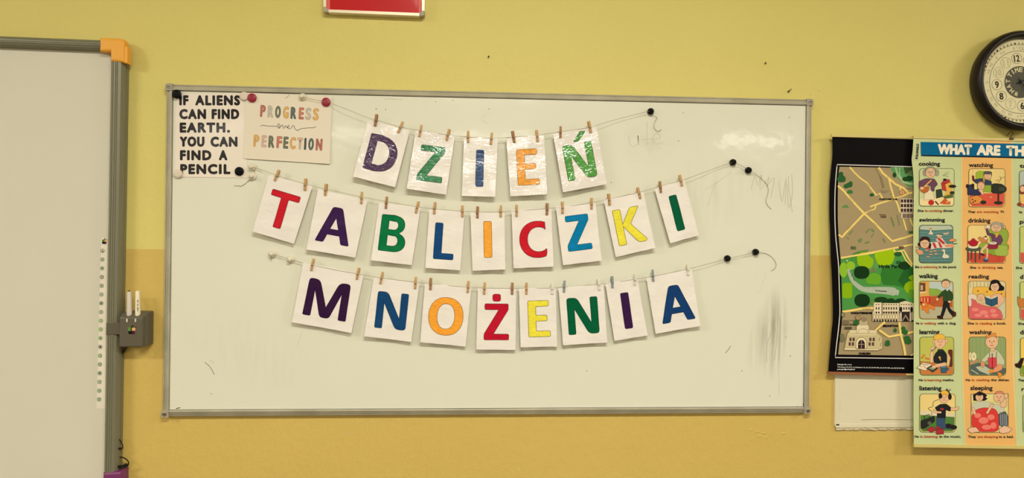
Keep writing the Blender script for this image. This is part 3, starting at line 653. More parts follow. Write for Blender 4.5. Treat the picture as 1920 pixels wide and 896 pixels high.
spl(pr, [(768, 393), (790, 386), (820, 392), (870, 393), (900, 396), (908, 410), (917, 400), (910, 376), (900, 380), (905, 402), (925, 392), (936, 384), (945, 410), (958, 388), (965, 402), (985, 398), (982, 386), (972, 400), (985, 412), (1005, 404), (1012, 388), (1022, 390), (1030, 410), (1050, 426), (1075, 412), (1130, 406), (1175, 404), (1190, 393)], 3.0, K)
cut_mesh(pr, 'lettering', M['cardprint'], ps, dprog, step=.02)
spl_ = MB(); spl_.tube(spline([P(x, y, dp+.001) for x, y in ((534, 184), (538, 182), (541, 179), (541, 176))], 5), .0004, 4); o = spl_.build('thread_scrap', M['string_dark']); tagit(o, 'short loose thread on the top edge of the progress sheet', 'thread')
# ================================================================== interactive board on the left
dS = .008
ib = empty('interactive_whiteboard', P(-300, 930, .0), 'large interactive whiteboard with a grey ribbed frame and orange corner at the left edge', 'whiteboard')
b = MB(); tl = P(-900, 50, -.008); tr = P(215, 92, -.008); br = P(203, 925, -.008); bl = Vector((tl.x, 0, br.z))
tl.z = tr.z+.037*(tr.x-tl.x)
b.prism([tl, tr, br, bl], -.008, -WY+.001); b.build('screen', M['screen'], ib)
def ribbed(A, B, side, w=.056, dep=.052):
    """extrusion from A to B (front outer edge); side = in-plane direction towards the outside"""
    pf = [(0, -.02), (0, -.001), (.004, .004), (.009, .0075), (.015, .009), (.0158, .0075), (.0172, .0075), (.018, .0098), (.025, .0105), (.0258, .009), (.0272, .009), (.028, .0108), (.033, .0105), (.0338, .009), (.0352, .009), (.036, .0098), (.046, .006), (.052, -.001), (.055, -.008), (.056, -.012), (.052, -.0125), (.052, -.015), (.056, -.0155), (.056, -.0295)]
    mb = MB(); n = len(pf); vs = []
    for q_ in (A, B):
        for u, y in pf: vs.append(q_+side*(u*w/.056)+Vector((0, -y, 0)))
    mb.add(vs, [(i, i+1, n+i+1, n+i) for i in range(n-1)]); return mb
A = P(208.5, 112, dS); B = P(195, 890, dS); B2 = P(194, 925, dS)
w_post = (P(233, 118, .0)-P(208, 118, .0)).length; dn = (B-A).normalized(); sd = Vector((-dn.z, 0, dn.x)); sd = sd if sd.x > 0 else -sd
ribbed(A-dn*.02, B+dn*.05, sd, w_post).build('frame_post', M['grey'], ib)
C = P(-900, 90, dS); C2 = P(190, 94.5, dS); C = C2+(C2-P(0, 87, dS)).normalized()*-1.9
hd = (C2-C).normalized(); up = Vector((-hd.z, 0, hd.x)); up = up if up.z > 0 else -up
w_top = (P(100, 70, .02)-P(100, 90.5, .02)).length*1.02
ribbed(C, C2+hd*.01, up, w_top).build('frame_rail', M['grey'], ib)
Lp = Vector((C.x, -dS, 0)); ribbed(Vector((C.x+.03, -dS, C.z+.02)), Vector((C.x+.03, -dS, B.z-.05)), Vector((-1, 0, 0)), w_post).build('frame_post', M['grey'], ib)
ribbed(Vector((C.x, -dS, B.z-.05)), B+dn*.055, Vector((0, 0, -1)), w_top).build('frame_rail', M['grey'], ib)
def shell(poly, d0, d1, bev=.004):
    bm = bmesh.new(); n = len(poly); f = [bm.verts.new((p.x, -d0, p.z)) for p in poly]; g = [bm.verts.new((p.x, -d1, p.z)) for p in poly]
    bm.faces.new(f); bm.faces.new(g[::-1])
    for i in range(n): bm.faces.new((f[i], g[i], g[(i+1) % n], f[(i+1) % n]))
    bmesh.ops.recalc_face_normals(bm, faces=bm.faces[:])
    ed = [e for e in bm.edges if all(v in f for v in e.verts)]
    if bev: bmesh.ops.bevel(bm, geom=ed, offset=bev, segments=4, affect='EDGES', profile=.5)
    mb = MB(); mb.bm(bm); return mb
pp = [P(x, y, .0215) for x, y in ((186, 69.5), (225, 71.5), (230, 73), (233, 77), (233, 117), (206.5, 114.5), (206, 96.5), (186, 96))]
oc = shell(pp, .0215, -.006, .008).build('corner_piece', M['orange'], ib, smooth=False, label='orange plastic top corner')
b = shell([P(x, y, .0215) for x, y in ((232.5, 86.5), (238.5, 87), (238.5, 118.5), (232.5, 117.5))], .0205, -.004, .002); b.build('corner_lug', M['orange'], oc)
pp = [P(x, y, .0215) for x, y in ((192.5, 886.5), (228, 884), (228, 935), (160, 935), (160, 915), (191, 915))]
shell(pp, .0215, -.0215, .008).build('corner_piece', M['purple'], ib, label='purple plastic bottom corner')
shell([Vector((C.x-.03, 0, C.z-.0)), Vector((C.x+.05, 0, C.z)), Vector((C.x+.05, 0, C.z+.04)), Vector((C.x-.03, 0, C.z+.04))], .0215, -.0215, .006).build('corner_piece', M['orange'], ib)
# sticker strip with round icons
ds = -.0078
pr = Print(ds); pr.step = .00001
pr.pg([(190, 446), (201.5, 446), (196.5, 766), (181, 765)], (236, 228, 210)); pr.build('sticker_strip', M['poster'], ib)
pr = Print(ds+.0002); pr.step = .00001
cols = [(40, 36, 34), (92, 112, 84), (96, 120, 92), (70, 84, 62), (84, 104, 80), (88, 116, 90), (84, 108, 84), (90, 112, 90), (100, 144, 50), (96, 146, 56), (96, 140, 56), (50, 62, 60), (84, 128, 60), (64, 110, 52), (86, 104, 84), (96, 116, 88), (72, 118, 76), (84, 112, 84)]
for i in range(18):
    y = 470.2+i*16.37; x = 192.2-6.3*i/17; c = cols[i]
    pr.el(x, y, 3.9, 3.9, c, n=20); pr.el(x, y, 3.1, 3.1, (226, 226, 204), n=16); pr.el(x, y, 2.5, 2.5, tuple(min(255, v+28) for v in c) if i not in (0, 11) else (222, 214, 196), n=14)
    if i in (0,): pr.pg([(x-1.8, y+1.8), (x+1.8, y+1.8), (x+.7, y-.2), (x, y-2.2), (x-.7, y-.2)], (30, 26, 24))
    elif i == 11: pr.pg([(x-1.7, y-1.7), (x+1.7, y-1.7), (x+1.7, y+1.7), (x-1.7, y+1.7)], (30, 34, 40))
    elif i % 4 == 1: pr.ln([(x-.5, y-1.5), (x-.5, y+1), (x+1.5, y+1)], .9, (230, 232, 210))
    elif i % 4 == 2: pr.ln([(x-1.6, y), (x+1.6, y)], .8, (60, 80, 60))
    elif i % 4 == 3: pr.el(x, y, 1.2, 1.2, (236, 236, 214))
    else: pr.ln([(x-1.4, y-1.2), (x, y+1.4), (x+1.4, y-1.2)], .8, (230, 232, 210))
def emblem(pr, x, y, s):
    pr.pg([(x-3*s, y-2.6*s), (x-.3*s, y-2.6*s), (x-.3*s, y+.8*s), (x-3*s, y+.8*s)], (92, 150, 60)); pr.pg([(x, y-2.6*s), (x+3.4*s, y-2.6*s), (x+3.4*s, y+.4*s), (x, y+.4*s)], (236, 176, 120))
    pr.pg([(x-3.2*s, y+.8*s), (x-.2*s, y+.8*s), (x-.2*s, y+3.4*s), (x-2.4*s, y+3.4*s)], (20, 20, 24)); pr.pg([(x-.2*s, y+.4*s), (x+3*s, y+.4*s), (x+3*s, y+3.6*s), (x-.2*s, y+3.6*s)], (84, 30, 52))
    pr.ln([(x+1.8*s, y-4.2*s), (x+.2*s, y-3.4*s), (x-.2*s, y-1*s), (x-.2*s, y+3.4*s)], .9*s, (24, 24, 26)); pr.ln([(x+.6*s, y-2.4*s), (x+4.4*s, y-2.8*s)], .5*s, (60, 44, 34))
emblem(pr, 195.5, 452.5, 1.35)
pr.build('icons', M['poster'], ib, label='column of small round green and black icons with a coloured emblem on top')
# clamp, pen tray and pens
dc = .0200
clamp = shell([P(x, y, dc) for x, y in ((199, 605.5), (226, 605), (226, 627), (198.5, 627.5))], dc, -.005, .0015).build('clamp_band', M['greydark'], ib)
F_ = .034
bm = bmesh.new(); zr = P(245, 651, F_).z; z1_ = P(245, 594, F_).z; z2_ = P(255, 575, 0).z+.004
xl0, xr0 = P(223, 620, F_).x, P(267, 620, F_).x; xl1, xr1 = P(226, 620, -.01).x, P(266, 620, F_).x+.014
secs = [(F_, xl0, xr0, z1_-.002), (F_-.012, xl0-.001, xr0+.002, z1_+.006), (.012, xl0+.001, xr0+.007, z1_+.012), (-.020, xl0+.004, xr0+.010, z1_+.014)]
rows = []
for dd, xa, xb, zt_ in secs:
    rows.append([bm.verts.new((xa, -dd, zr+(F_-dd)*.05)), bm.verts.new((xb, -dd, zr+(F_-dd)*.05)), bm.verts.new((xb, -dd, zt_)), bm.verts.new((xa, -dd, zt_))])
bm.faces.new(rows[0]); bm.faces.new(rows[-1][::-1])
for i in range(3):
    for k in range(4): bm.faces.new((rows[i][k], rows[i+1][k], rows[i+1][(k+1) % 4], rows[i][(k+1) % 4]))
bmesh.ops.recalc_face_normals(bm, faces=bm.faces[:])
bmesh.ops.bevel(bm, geom=[e for e in bm.edges if e.calc_face_angle(0) > .5], offset=.0045, segments=4, affect='EDGES', profile=.5)
b = MB(); b.bm(bm); pt = b.build('pen_holder', M['greydark'], ib, label='dark grey pen box clipped to the right post')
for x0, x1 in ((236.5, 239.3), (252.6, 255.2)):
    pr = Print(F_+.0002); pr.rr(x0, 597.3, x1, 603.6, .8, (220, 214, 196)); pr.build('indicator_light', M['poster'], pt)
pr = Print(F_+.0002); emblem(pr, 246.5, 619, 2.1); pr.build('emblem', M['poster'], pt)
b = MB(); b.tube(spline([P(238, 648, -.008), P(234, 656, -.008), P(229, 662, -.012), P(226, 672, -.015)]), .0035); b.build('cable', M['cable'], pt)
for x0, y0, x1, y1, m, lab in ((242.5, 588, 242, 547, (204, 196, 184), 'light grey board pen, left one of two in the pen holder'), (258.5, 588, 258, 546, (232, 222, 196), 'cream board pen with tiny print, right one of two in the pen holder')):
    p0 = P(x0, y0, .020); p1 = P(x1, y1, .012); ax = (p1-p0); L_ = ax.length; ax.normalize()
    Mx = ax.to_track_quat('Z', 'Y').to_matrix()
    root = empty('board_pen', p0, lab, 'pen', 'pens in the pen holder')
    p0 = p0-ax*.02
    b = MB(); b.lathe([(.0070, 0), (.0076, .02), (.0073, L_*.6), (.0064, L_+.018), (.0060, L_+.020)], p0, Mx, 24)
    o = b.build('barrel', mat('pen_plastic', m, .4), root); 
    for p in o.data.polygons: p.use_smooth = len(p.vertices) == 4
    b = MB(); b.lathe([(.0042, L_+.0195), (.0042, L_+.0215), (.0030, L_+.0215), (.0030, L_+.0195)], p0, Mx, 16); b.build('end_plug', M['greydark'] if x0 < 250 else M['white'], root)
    if x0 > 250:
        pr = Print(.0245); pr.step = .0001
        for k, (yy, hh) in enumerate(((562, 5), (569.5, 4), (575.5, 9))):
            for j in range(int(hh)): pr.pg([(257.2, yy+j), (259.6, yy+j), (259.6, yy+j+.55), (257.2, yy+j+.55)], (70, 62, 52))
        pr.build('small_print', M['poster'], root)
    else:
        b = MB(); t_ = p0+ax*(L_+.02); b.tube([t_, t_+ax*.003, t_+ax*.004+Vector((.002, 0, .001))], .0012); b.build('tip', M['dark'], root)
# cable loops at the foot
b = MB(); b.tube(spline([P(x, y, dd) for x, y, dd in ((221, 820, -.01), (225, 825, .0), (229.5, 833, .0), (230, 839, .0), (226, 842, 0), (220, 841, -.01))]), .0016); b.tube([P(221, 841, 0), P(229, 841, 0)], .0032)
o = b.build('cable_loop', M['cable']); tagit(o, 'small black cable loop behind the frame post, the upper of two near the purple corner', 'cable', 'cable loops')
b = MB(); b.tube(spline([P(x, y, dd) for x, y, dd in ((221, 857, -.01), (230, 857.5, .0), (238, 862, .002), (241, 868, .002), (238, 874, .0), (230, 876, 0), (220, 877, -.01))]), .0019); b.tube([P(222, 875, .001), P(231, 874, .001), P(238, 870.5, .001)], .0045)
o = b.build('cable_loop', M['cable']); tagit(o, 'black cable loop with a thick plug, the lower of two beside the purple corner', 'cable', 'cable loops')

# ================================================================== red framed sign above the board
dr = .004
q = [P(605, -200, dr), P(797, -193, dr), P(796, 30, dr), P(606, 22.5, dr)]; q[0].x = q[3].x-.001; q[1].x = q[2].x+.001
rs_ = empty('framed_sign', (q[2]+q[3])/2+Vector((0, WY+dr-.001, 0)), 'red panel in a thin aluminium frame high on the wall above the whiteboard', 'sign')
pr_z = [q[0].lerp(q[2], .5)]
ex = (q[2]-q[3]).normalized(); ez = (q[0]-q[3]).normalized()
def bar(a, c, inw, w):
    mb = MB(); i = [a, c, c+inw*w, a+inw*w]; mb.prism(i, dr, -WY+.001); return mb
b = MB(); b.prism([q[3]+ex*.004+ez*.004, q[2]-ex*.004+ez*.004, q[1]-ex*.004-ez*.004, q[0]+ex*.004-ez*.004], dr-.004, -WY+.003); b.build('red_panel', M['redpanel'], rs_)
for a, c, iv in ((q[3]+ex*.016, q[2]-ex*.016, ez), (q[0]+ex*.016, q[1]-ex*.016, -ez), (q[3]+ez*.016, q[0]-ez*.016, ex), (q[2]+ez*.016, q[1]-ez*.016, -ex)):
    bar(a, c, iv, .0085).build('frame_bar', mat('bright_aluminium', (236, 226, 198), .4, .3), rs_)
for p_, a, c in ((q[3], ex, ez), (q[2], -ex, ez), (q[0], ex, -ez), (q[1], -ex, -ez)):
    b = MB(); b.prism([p_+a*.016, p_+a*.004+c*.001, p_+a*.001+c*.004, p_+c*.016, p_+c*.016+a*.009, p_+a*.012+c*.0095, p_+a*.016+c*.009], dr+.0006, -WY+.001); b.build('corner_cap', M['cap'], rs_)
pr = Print(dr-.0038); pr.pg([(611, -150), (619.5, -150), (618, 19), (613, 18.5)], (232, 120, 104)); pr.pg([(619.5, -150), (621.5, -150), (619.6, 19), (618, 19)], (216, 60, 56)); pr.build('faded_edge', M['poster'], rs_, label='faded pink left edge of the panel')
pr = Print(dr-.0038); pr.pg([(784.5, -150), (789, -150), (788.5, 24), (785.5, 24)], (236, 130, 116)); pr.pg([(782.5, -150), (784.5, -150), (785.5, 24), (784, 24)], (216, 64, 58)); pr.build('faded_edge', M['poster'], rs_, label='faded pink right edge of the panel')

# ================================================================== wall clock
ck = P(1913, 152.5, .008); R_ = (ck-P(1823.5, 152.5, .008)).length
cc = Vector((ck.x, WY, ck.z))
clk = empty('wall_clock', cc, 'round wall clock with a thick dark rim and cream face at the right edge', 'clock')
b = MB(); b.lathe([(R_*.93, 0), (R_*.96, .010), (R_, .030), (R_*.995, .044), (R_*.955, .054), (R_*.92, .056), (R_*.875, .052), (R_*.845, .042), (R_*.83, .030), (R_*.82, .022)], cc, FRONT, 96)
o = b.build('case', M['clock'], clk, smooth=False)
for p in o.data.polygons: p.use_smooth = len(p.vertices) == 4
df = .012; fc = Vector((P(1911.5, 154, .012).x, -df, P(1911.5, 154, .012).z)); b = MB(); b.lathe([(R_*.86, -.004), (R_*.86, 0), (.0001, 0)], fc, FRONT, 96); b.build('dial', M['face'], clk)
class Dial(Print):
    """a print laid out in millimetres round the middle of the dial, turned as the clock hangs"""
    def __init__(s, rot): super().__init__(0); s.rot = math.radians(rot); s.step = .00012
    def _put(s, pts, faces, col):
        s.k += 1; n = len(s.v); c, q_ = math.cos(s.rot), math.sin(s.rot)
        for x, y in pts: s.v.append(fc+Vector(((x*c-y*q_)*.001, -.0003-s.k*.00001-s.d, -(x*q_+y*c)*.001)))
        for f in faces: s.f.append(tuple(i+n for i in f)); s.c.append(lin(col))
PX = 1/ (1330/ (D+df) /1000)     # mm per pixel at the dial
dl = Dial(-7.5)
def ring(p_, r, w, col, n=72, c=(0, 0)): p_.pg(arc_pts(c[0], c[1], r+w/2, r+w/2, n=n), col, holes=[arc_pts(c[0], c[1], r-w/2, r-w/2, n=n)])
RF = R_*820
ring(dl, 61*PX, 1.3, (60, 50, 34)); ring(dl, 73.5*PX, 4.6, (206, 196, 150))
for i in range(60):
    a = math.radians(i*6); r0_, r1_ = (73.5*PX, 77*PX)
    if 20 < (i % 60) < 40 and i % 5: pass
    hw = .9 if i % 5 else 2.0
    cx_, sx_ = math.sin(a), -math.cos(a); dl.pg([(cx_*r0_-sx_*hw, sx_*r0_+cx_*hw), (cx_*r0_+sx_*hw, sx_*r0_-cx_*hw), (cx_*r1_+sx_*hw*1.6, sx_*r1_-cx_*hw*1.6), (cx_*r1_-sx_*hw*1.6, sx_*r1_+cx_*hw*1.6)], (40, 34, 26))
dl.k = 2
for n_ in range(1, 13):
    a = math.radians(n_*30); x, y = math.sin(a)*46.5*PX, -math.cos(a)*46.5*PX; strong = n_ in (12, 9, 8, 6, 3, 1)
    c_ = (64, 54, 38) if strong else (150, 142, 100); ring(dl, 10.3*PX, 1.0 if strong else .9, c_, 32, (x, y)); tx_ = str(n_)
    cw = (10.5 if len(tx_) == 2 else 7)*PX; kk = dl.k; dl.tx(x-cw/2, y+6.2*PX, cw, 12.4*PX, tx_, c_, bold=.9 if strong else .5); dl.tx(x-cw/2, y+6.2*PX, cw, 12.4*PX, tx_, (226, 216, 168), bold=0) if n_ not in (12, 9, 8, 6) else None; dl.k = kk
dl.k = 6
def around(p_, r, a0, a1, word, cap, col, bold=0, inward=False):
    n = len(word)
    for i, ch in enumerate(word):
        if ch == ' ': continue
        a = a0+(a1-a0)*i/max(1, n-1); ar_ = math.radians(a); wd = cap*(.8 if ch not in "I'1" else .18)
        rot = a; c, q_ = math.cos(math.radians(rot)), math.sin(math.radians(rot)); x, y = math.sin(ar_)*r, -math.cos(ar_)*r
        p_.tx(x-c*wd/2, y-q_*wd/2, wd, cap, ch, col, bold=bold, ang=rot); p_.k -= 1
around(dl, 64*PX, -3, 30, "O'CLOCK", 5.0*PX, (150, 140, 100)); 
for k_, wd_ in ((11, '5 TO'), (10, '10 TO'), (8, '20 TO'), (7, '25 TO')): around(dl, 64*PX, k_*30-8, k_*30+8, wd_, 4.4*PX, (160, 150, 108))
around(dl, 64*PX, 270-8, 270+6, 'TO', 4.4*PX, (160, 150, 108)); around(dl, 64*PX, 174, 190, 'PAST', 4.4*PX, (160, 150, 108))
dl.build('dial_print', M['poster'], clk)
d2 = Dial(-7.5); d2.d = .0012; d2.pg(arc_pts(0, 0, 31*PX, 31*PX, n=48), (88, 86, 76))
for w_, a0, a1 in (('WHAT', 205, 280), ('TIME', 310, 372)): around(d2, 20*PX, a0, a1, w_, 8.2*PX, (222, 212, 170), bold=.7); around(d2, 20*PX, a0, a1, w_, 8.2*PX, (96, 92, 80), bold=0)
d2.build('dial_centre', M['poster'], clk, label='dark grey centre disc with pale lettering')
for nm, an, L_, w_ in (('hour_hand', 72.5-7.5, 33*PX, 3.4), ('minute_hand', 150-7.5, 52*PX, 2.8)):
    h = Dial(an); h.d = .005 if nm[0] == 'h' else .0065
    h.pg([(-w_/2, 14), (w_/2, 14), (w_/2*1.3, 0), (w_/2, -L_*.8), (0, -L_), (-w_/2, -L_*.8), (-w_/2*1.3, 0)], (28, 24, 22))
    bb = MB(); n = len(h.v); bb.add(h.v+[v+Vector((0, .0008, 0)) for v in h.v], [tuple(f) for f in h.f]+[tuple(i+n for i in f) for f in h.f]+[(i, (i+1) % n, n+(i+1) % n, n+i) for i in range(n)])
    bb.build(nm, M['black'], clk)
b = MB(); b.lathe([(.0045, 0), (.0045, .008), (.003, .009), (.0005, .009)], fc, FRONT, 20); b.build('hand_pivot', M['black'], clk)
gm = bpy.data.materials.new('clear_cover'); gm.use_nodes = True; nt = gm.node_tree; nt.nodes.clear()
o_ = nt.nodes.new('ShaderNodeOutputMaterial'); mxs = nt.nodes.new('ShaderNodeMixShader'); tb = nt.nodes.new('ShaderNodeBsdfTransparent'); gl = nt.nodes.new('ShaderNodeBsdfGlossy'); gl.inputs['Roughness'].default_value = .03
mxs.inputs[0].default_value = .05; nt.links.new(tb.outputs[0], mxs.inputs[1]); nt.links.new(gl.outputs[0], mxs.inputs[2]); nt.links.new(mxs.outputs[0], o_.inputs[0])
b = MB(); vs = [cc+Vector((R_*.86*math.cos(k*math.pi/32), -.048, R_*.86*math.sin(k*math.pi/32))) for k in range(64)]; b.add(vs, [tuple(range(64))]); b.build('cover_glass', gm, clk)

# ================================================================== cream wall hatch behind the posters
ht = empty('wall_hatch', P(1700, 806, -WY), 'cream painted metal hatch in the wall, showing below the black map poster', 'hatch')
def box_px(x0, y0, x1, y1, da, db, bev=.0006):
    a, c = P(x0, y0, -WY), P(x1, y1, -WY); mb = MB(); mb.box(min(a.x, c.x), max(a.x, c.x), -da, -db, min(a.z, c.z), max(a.z, c.z), bev); return mb
box_px(1573.5, 560, 1830, 792, -.016, -WY-.001).build('door_leaf', M['door'], ht)
box_px(1565, 555, 1572, 797, -.015, -WY-.001, .001).build('frame_side', M['door'], ht)
box_px(1565, 793.5, 1836, 799, -.015, -WY-.001, .001).build('frame_bottom', M['door'], ht)
box_px(1831.5, 555, 1838, 797, -.015, -WY-.001, .001).build('frame_side', M['door'], ht)
box_px(1565, 548, 1838, 556, -.015, -WY-.001, .001).build('frame_top', M['door'], ht)
box_px(1571.4, 556, 1574.2, 794, -.0195, -WY-.001, 0).build('dark_gap', M['dark'], ht)
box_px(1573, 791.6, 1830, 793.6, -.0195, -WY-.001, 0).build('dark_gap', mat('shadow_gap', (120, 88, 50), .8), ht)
for y0, y1 in ((745, 757), (757.8, 768)):
    a = P(1572.4, y0, -WY); c = P(1572.4, y1, -WY); b = MB(); b.lathe([(.0032, 0), (.0036, .001), (.0036, abs(a.z-c.z)-.001), (.0032, abs(a.z-c.z))], (a.x, .0175, c.z), None, 12); b.build('hinge', M['door'], ht)
bm_ = MB(); vs = []; n = 60
for j in range(5):
    for i in range(n):
        x = 1566+i*(1836-1566)/(n-1); p = P(x, 798+j*2.3+random.uniform(-.8, .8)*(j > 0), -WY); p.y = WY-(.004*random.random()+.0025)*(0 < j < 4)-.0004; vs.append(p)
bm_.add(vs, [(j*n+i, j*n+i+1, (j+1)*n+i+1, (j+1)*n+i) for j in range(4) for i in range(n-1)]); bm_.build('flaking_paint', M['paint'], ht)
pr = Print(-.0158); pr.ln([(1615, 787), (1640, 786.4), (1712, 787)], .9, (150, 128, 84)); pr.build('scratch', M['poster'], ht)
# ================================================================== black map poster
dm = -.002
mp = empty('map_poster', P(1640, 700, dm), 'black-bordered illustrated city map poster hanging left of the verbs poster', 'poster')
LE = [(1560, 257), (1560.5, 290), (1558, 318), (1555.5, 350), (1555.3, 400), (1556.4, 430), (1557.4, 480), (1559.3, 520), (1561, 590), (1558.5, 620), (1555, 663), (1552.5, 699)]
sm_ = [tuple(v)[:2] for v in spline([(x, y, 0) for x, y in LE], 4)]
pr = Print(dm-.0004, step=.0); pr.pg(sm_+[(1745, 702), (1745, 262)], (12, 10, 12))
def dmap(p): 
    t_ = (p.z-P(1600, 700, dm).z)
    return -.0015*math.sin(t_*9)-.001
o = cut_mesh(pr, 'backing_sheet', M['poster'], mp, dmap, step=.03)
pr = Print(dm+.0004); pr.step = .00001
IN = [(1574, 312.5), (1572.5, 325), (1571.3, 350), (1571, 400), (1571.8, 430), (1574, 462), (1576, 490), (1577.8, 540), (1578.8, 586), (1576, 620), (1573, 645), (1571, 664.5)]
inn = [tuple(v)[:2] for v in spline([(x, y, 0) for x, y in IN], 4)]
WL = [(1569.5, 308.5), (1567.5, 330), (1565.8, 360), (1565.5, 402), (1566.8, 441), (1569.5, 470), (1572, 500), (1573.3, 550), (1574, 586), (1571, 620), (1568, 645), (1565.5, 670)]
wl = [tuple(v)[:2] for v in spline([(x, y, 0) for x, y in WL], 4)]
BEI = (168, 150, 112); YEL_ = (244, 216, 124); GRN1 = (78, 150, 74); GD = (34, 74, 34); LG = (150, 190, 20)
pr.ln([(1745, 313.5)]+wl+[(1745, 672.5)], 1.7, (222, 218, 214))
pr.pg(inn+[(1745, 667), (1745, 316)], BEI)
A_ = (8.9625, 1560, 300); B_ = (8.14, 1560, 390); C_ = (8.14, 1560, 480); D_ = (6.4, 1550, 570)
pr.frame(*A_)
# pale park at the top right
pr.pg([(985, 118), (1560, 118), (1560, 470), (1290, 450), (1170, 370), (1080, 280), (1000, 190)], (96, 156, 96)); pr.ln([(1065, 120), (1110, 260), (1200, 370), (1300, 400), (1500, 400)], 34, (160, 190, 140)); pr.ln([(1130, 130), (1140, 260), (1210, 370), (1320, 400)], 12, (196, 206, 168))
pr.el(1048, 252, 32, 44, GD); pr.el(1230, 320, 50, 38, GD); pr.el(1300, 310, 60, 50, GD); pr.el(1300, 200, 70, 50, (110, 120, 78)); pr.pg([(1200, 118), (1560, 118), (1560, 200), (1350, 160), (1230, 240)], (60, 90, 48))
pr.tx(1110, 185, 100, 14, 'Regent Park', (40, 60, 40)); 
for e in ((150, 240, 38, 38), (148, 320, 62, 52), (190, 320, 36, 50)): pr.el(*e, (48, 100, 54), o=(22, 56, 30), ow=4)
for e in ((238, 440, 46, 38), (290, 420, 56, 42), (312, 392, 34, 36)): pr.el(*e, (46, 100, 50))
for e in ((300, 535, 48, 34), (270, 548, 28, 16), (335, 540, 18, 22)): pr.el(*e, (66, 122, 62))
for e in ((670, 585, 36, 28), (650, 592, 22, 16)): pr.el(*e, (40, 92, 46))
pr.pg([(160, 800), (195, 765), (250, 750), (290, 805)], (98, 144, 82)); pr.pg([(970, 570), (1000, 545), (1000, 590)], (130, 150, 90))
def road(pts, w): pr.ln(pts, w, YEL_)
road([(295, 118), (380, 215), (470, 300), (590, 385), (660, 480), (745, 590), (800, 560), (850, 640)], 26)
road([(100, 430), (200, 520), (300, 640), (420, 770), (540, 895), (600, 950)], 34)
road([(640, 785), (820, 720), (1060, 650), (1290, 560), (1350, 545)], 28)
road([(545, 895), (640, 850), (720, 825), (740, 770)], 22)
road([(785, 125), (850, 220), (960, 310), (1060, 400), (1200, 470), (1290, 555)], 34)
road([(955, 310), (985, 440), (1040, 620), (1100, 730), (1150, 890)], 30); road([(1140, 440), (1150, 510)], 22)
for l in ([(715, 120), (800, 265), (850, 470)], [(800, 265), (830, 300), (875, 465), (850, 475)]): pr.ln(l, 6, (74, 58, 44))
for a_, x, y, w_ in ((45, 598, 405, 70), (49, 285, 640, 110), (38, 920, 278, 45), (-22, 1120, 632, 70), (-15, 600, 870, 70)): pr.tx(x, y, w_, 12, 'Edgware Road' if w_ > 60 else 'Row', (96, 76, 40), ang=a_)
pr.tx(808, 526, 148, 16, 'Marylebone', (70, 60, 44)); pr.tx(838, 550, 90, 13, 'Station', (70, 60, 44))
pr.tx(796, 672, 300, 26, 'MARYLEBONE', (26, 20, 22), bold=3)
pr.el(1180, 545, 48, 46, (120, 60, 40)); pr.el(1180, 545, 41, 39, (228, 168, 112)); pr.tx(1162, 565, 36, 38, '2', (110, 70, 46))
pr.tx(1268, 490, 90, 20, 'Fitzrovia', (40, 30, 26))
# tall block
pr.rr(1148, 648, 1500, 890, 0, (222, 206, 178)); 
for i in range(7):
    for j in range(3): pr.rr(1156+i*51, 660+j*78, 1196+i*51, 715+j*78, 5, (64, 44, 48))
pr.frame(*B_)
pr.rr(1050, 70, 1420, 160, 0, (216, 200, 170), o=(70, 52, 50), ow=4)
for i in range(6): pr.rr(1082+i*56, 90, 1124+i*56, 148, 8, (130, 108, 92), o=(60, 46, 44), ow=4)
road([(490, 85), (400, 180), (200, 385), (150, 445), (100, 405)], 30); road([(490, 85), (640, 220), (790, 380), (915, 505), (1240, 410), (1420, 370)], 32); road([(1085, 165), (1135, 340)], 22); road([(1190, 165), (1235, 280)], 22)
GB = (116, 140, 84)
for q_ in ([(250, 405), (308, 340), (322, 348), (266, 410)], [(220, 450), (232, 442), (262, 472), (252, 480)], [(390, 495), (435, 455), (465, 485), (422, 535)], [(492, 525), (560, 503), (572, 528), (500, 545)], [(890, 140), (910, 132), (958, 270), (940, 285)], [(985, 105), (998, 110), (1040, 262), (1026, 262)], [(766, 462), (785, 455), (820, 520), (800, 530)], [(510, 372), (565, 310), (578, 320), (522, 380)], [(585, 318), (625, 318), (650, 360), (635, 370)], [(590, 440), (636, 380), (645, 392), (598, 448)]): pr.pg(q_, GB)
pr.pg([(345, 690), (400, 655), (555, 630), (540, 660)], (104, 140, 72)); pr.tx(722, 112, 100, 18, 'Wallace', (90, 72, 50), bold=1); pr.tx(745, 145, 75, 22, 'Hall', (90, 66, 50), bold=3); pr.tx(285, 602, 78, 18, 'Sussex', (50, 90, 50), bold=2); pr.tx(285, 628, 78, 18, 'Gardens', (50, 90, 50), bold=2); pr.rr(1170, 350, 1420, 390, 4, (70, 110, 60))
pr.tx(240, 330, 70, 12, 'Bishops Rd', (110, 90, 48), ang=-48); pr.tx(630, 225, 85, 12, 'Gloucester', (110, 90, 48), ang=43); pr.tx(1070, 455, 90, 12, 'Oxford St', (110, 90, 48), ang=-17)
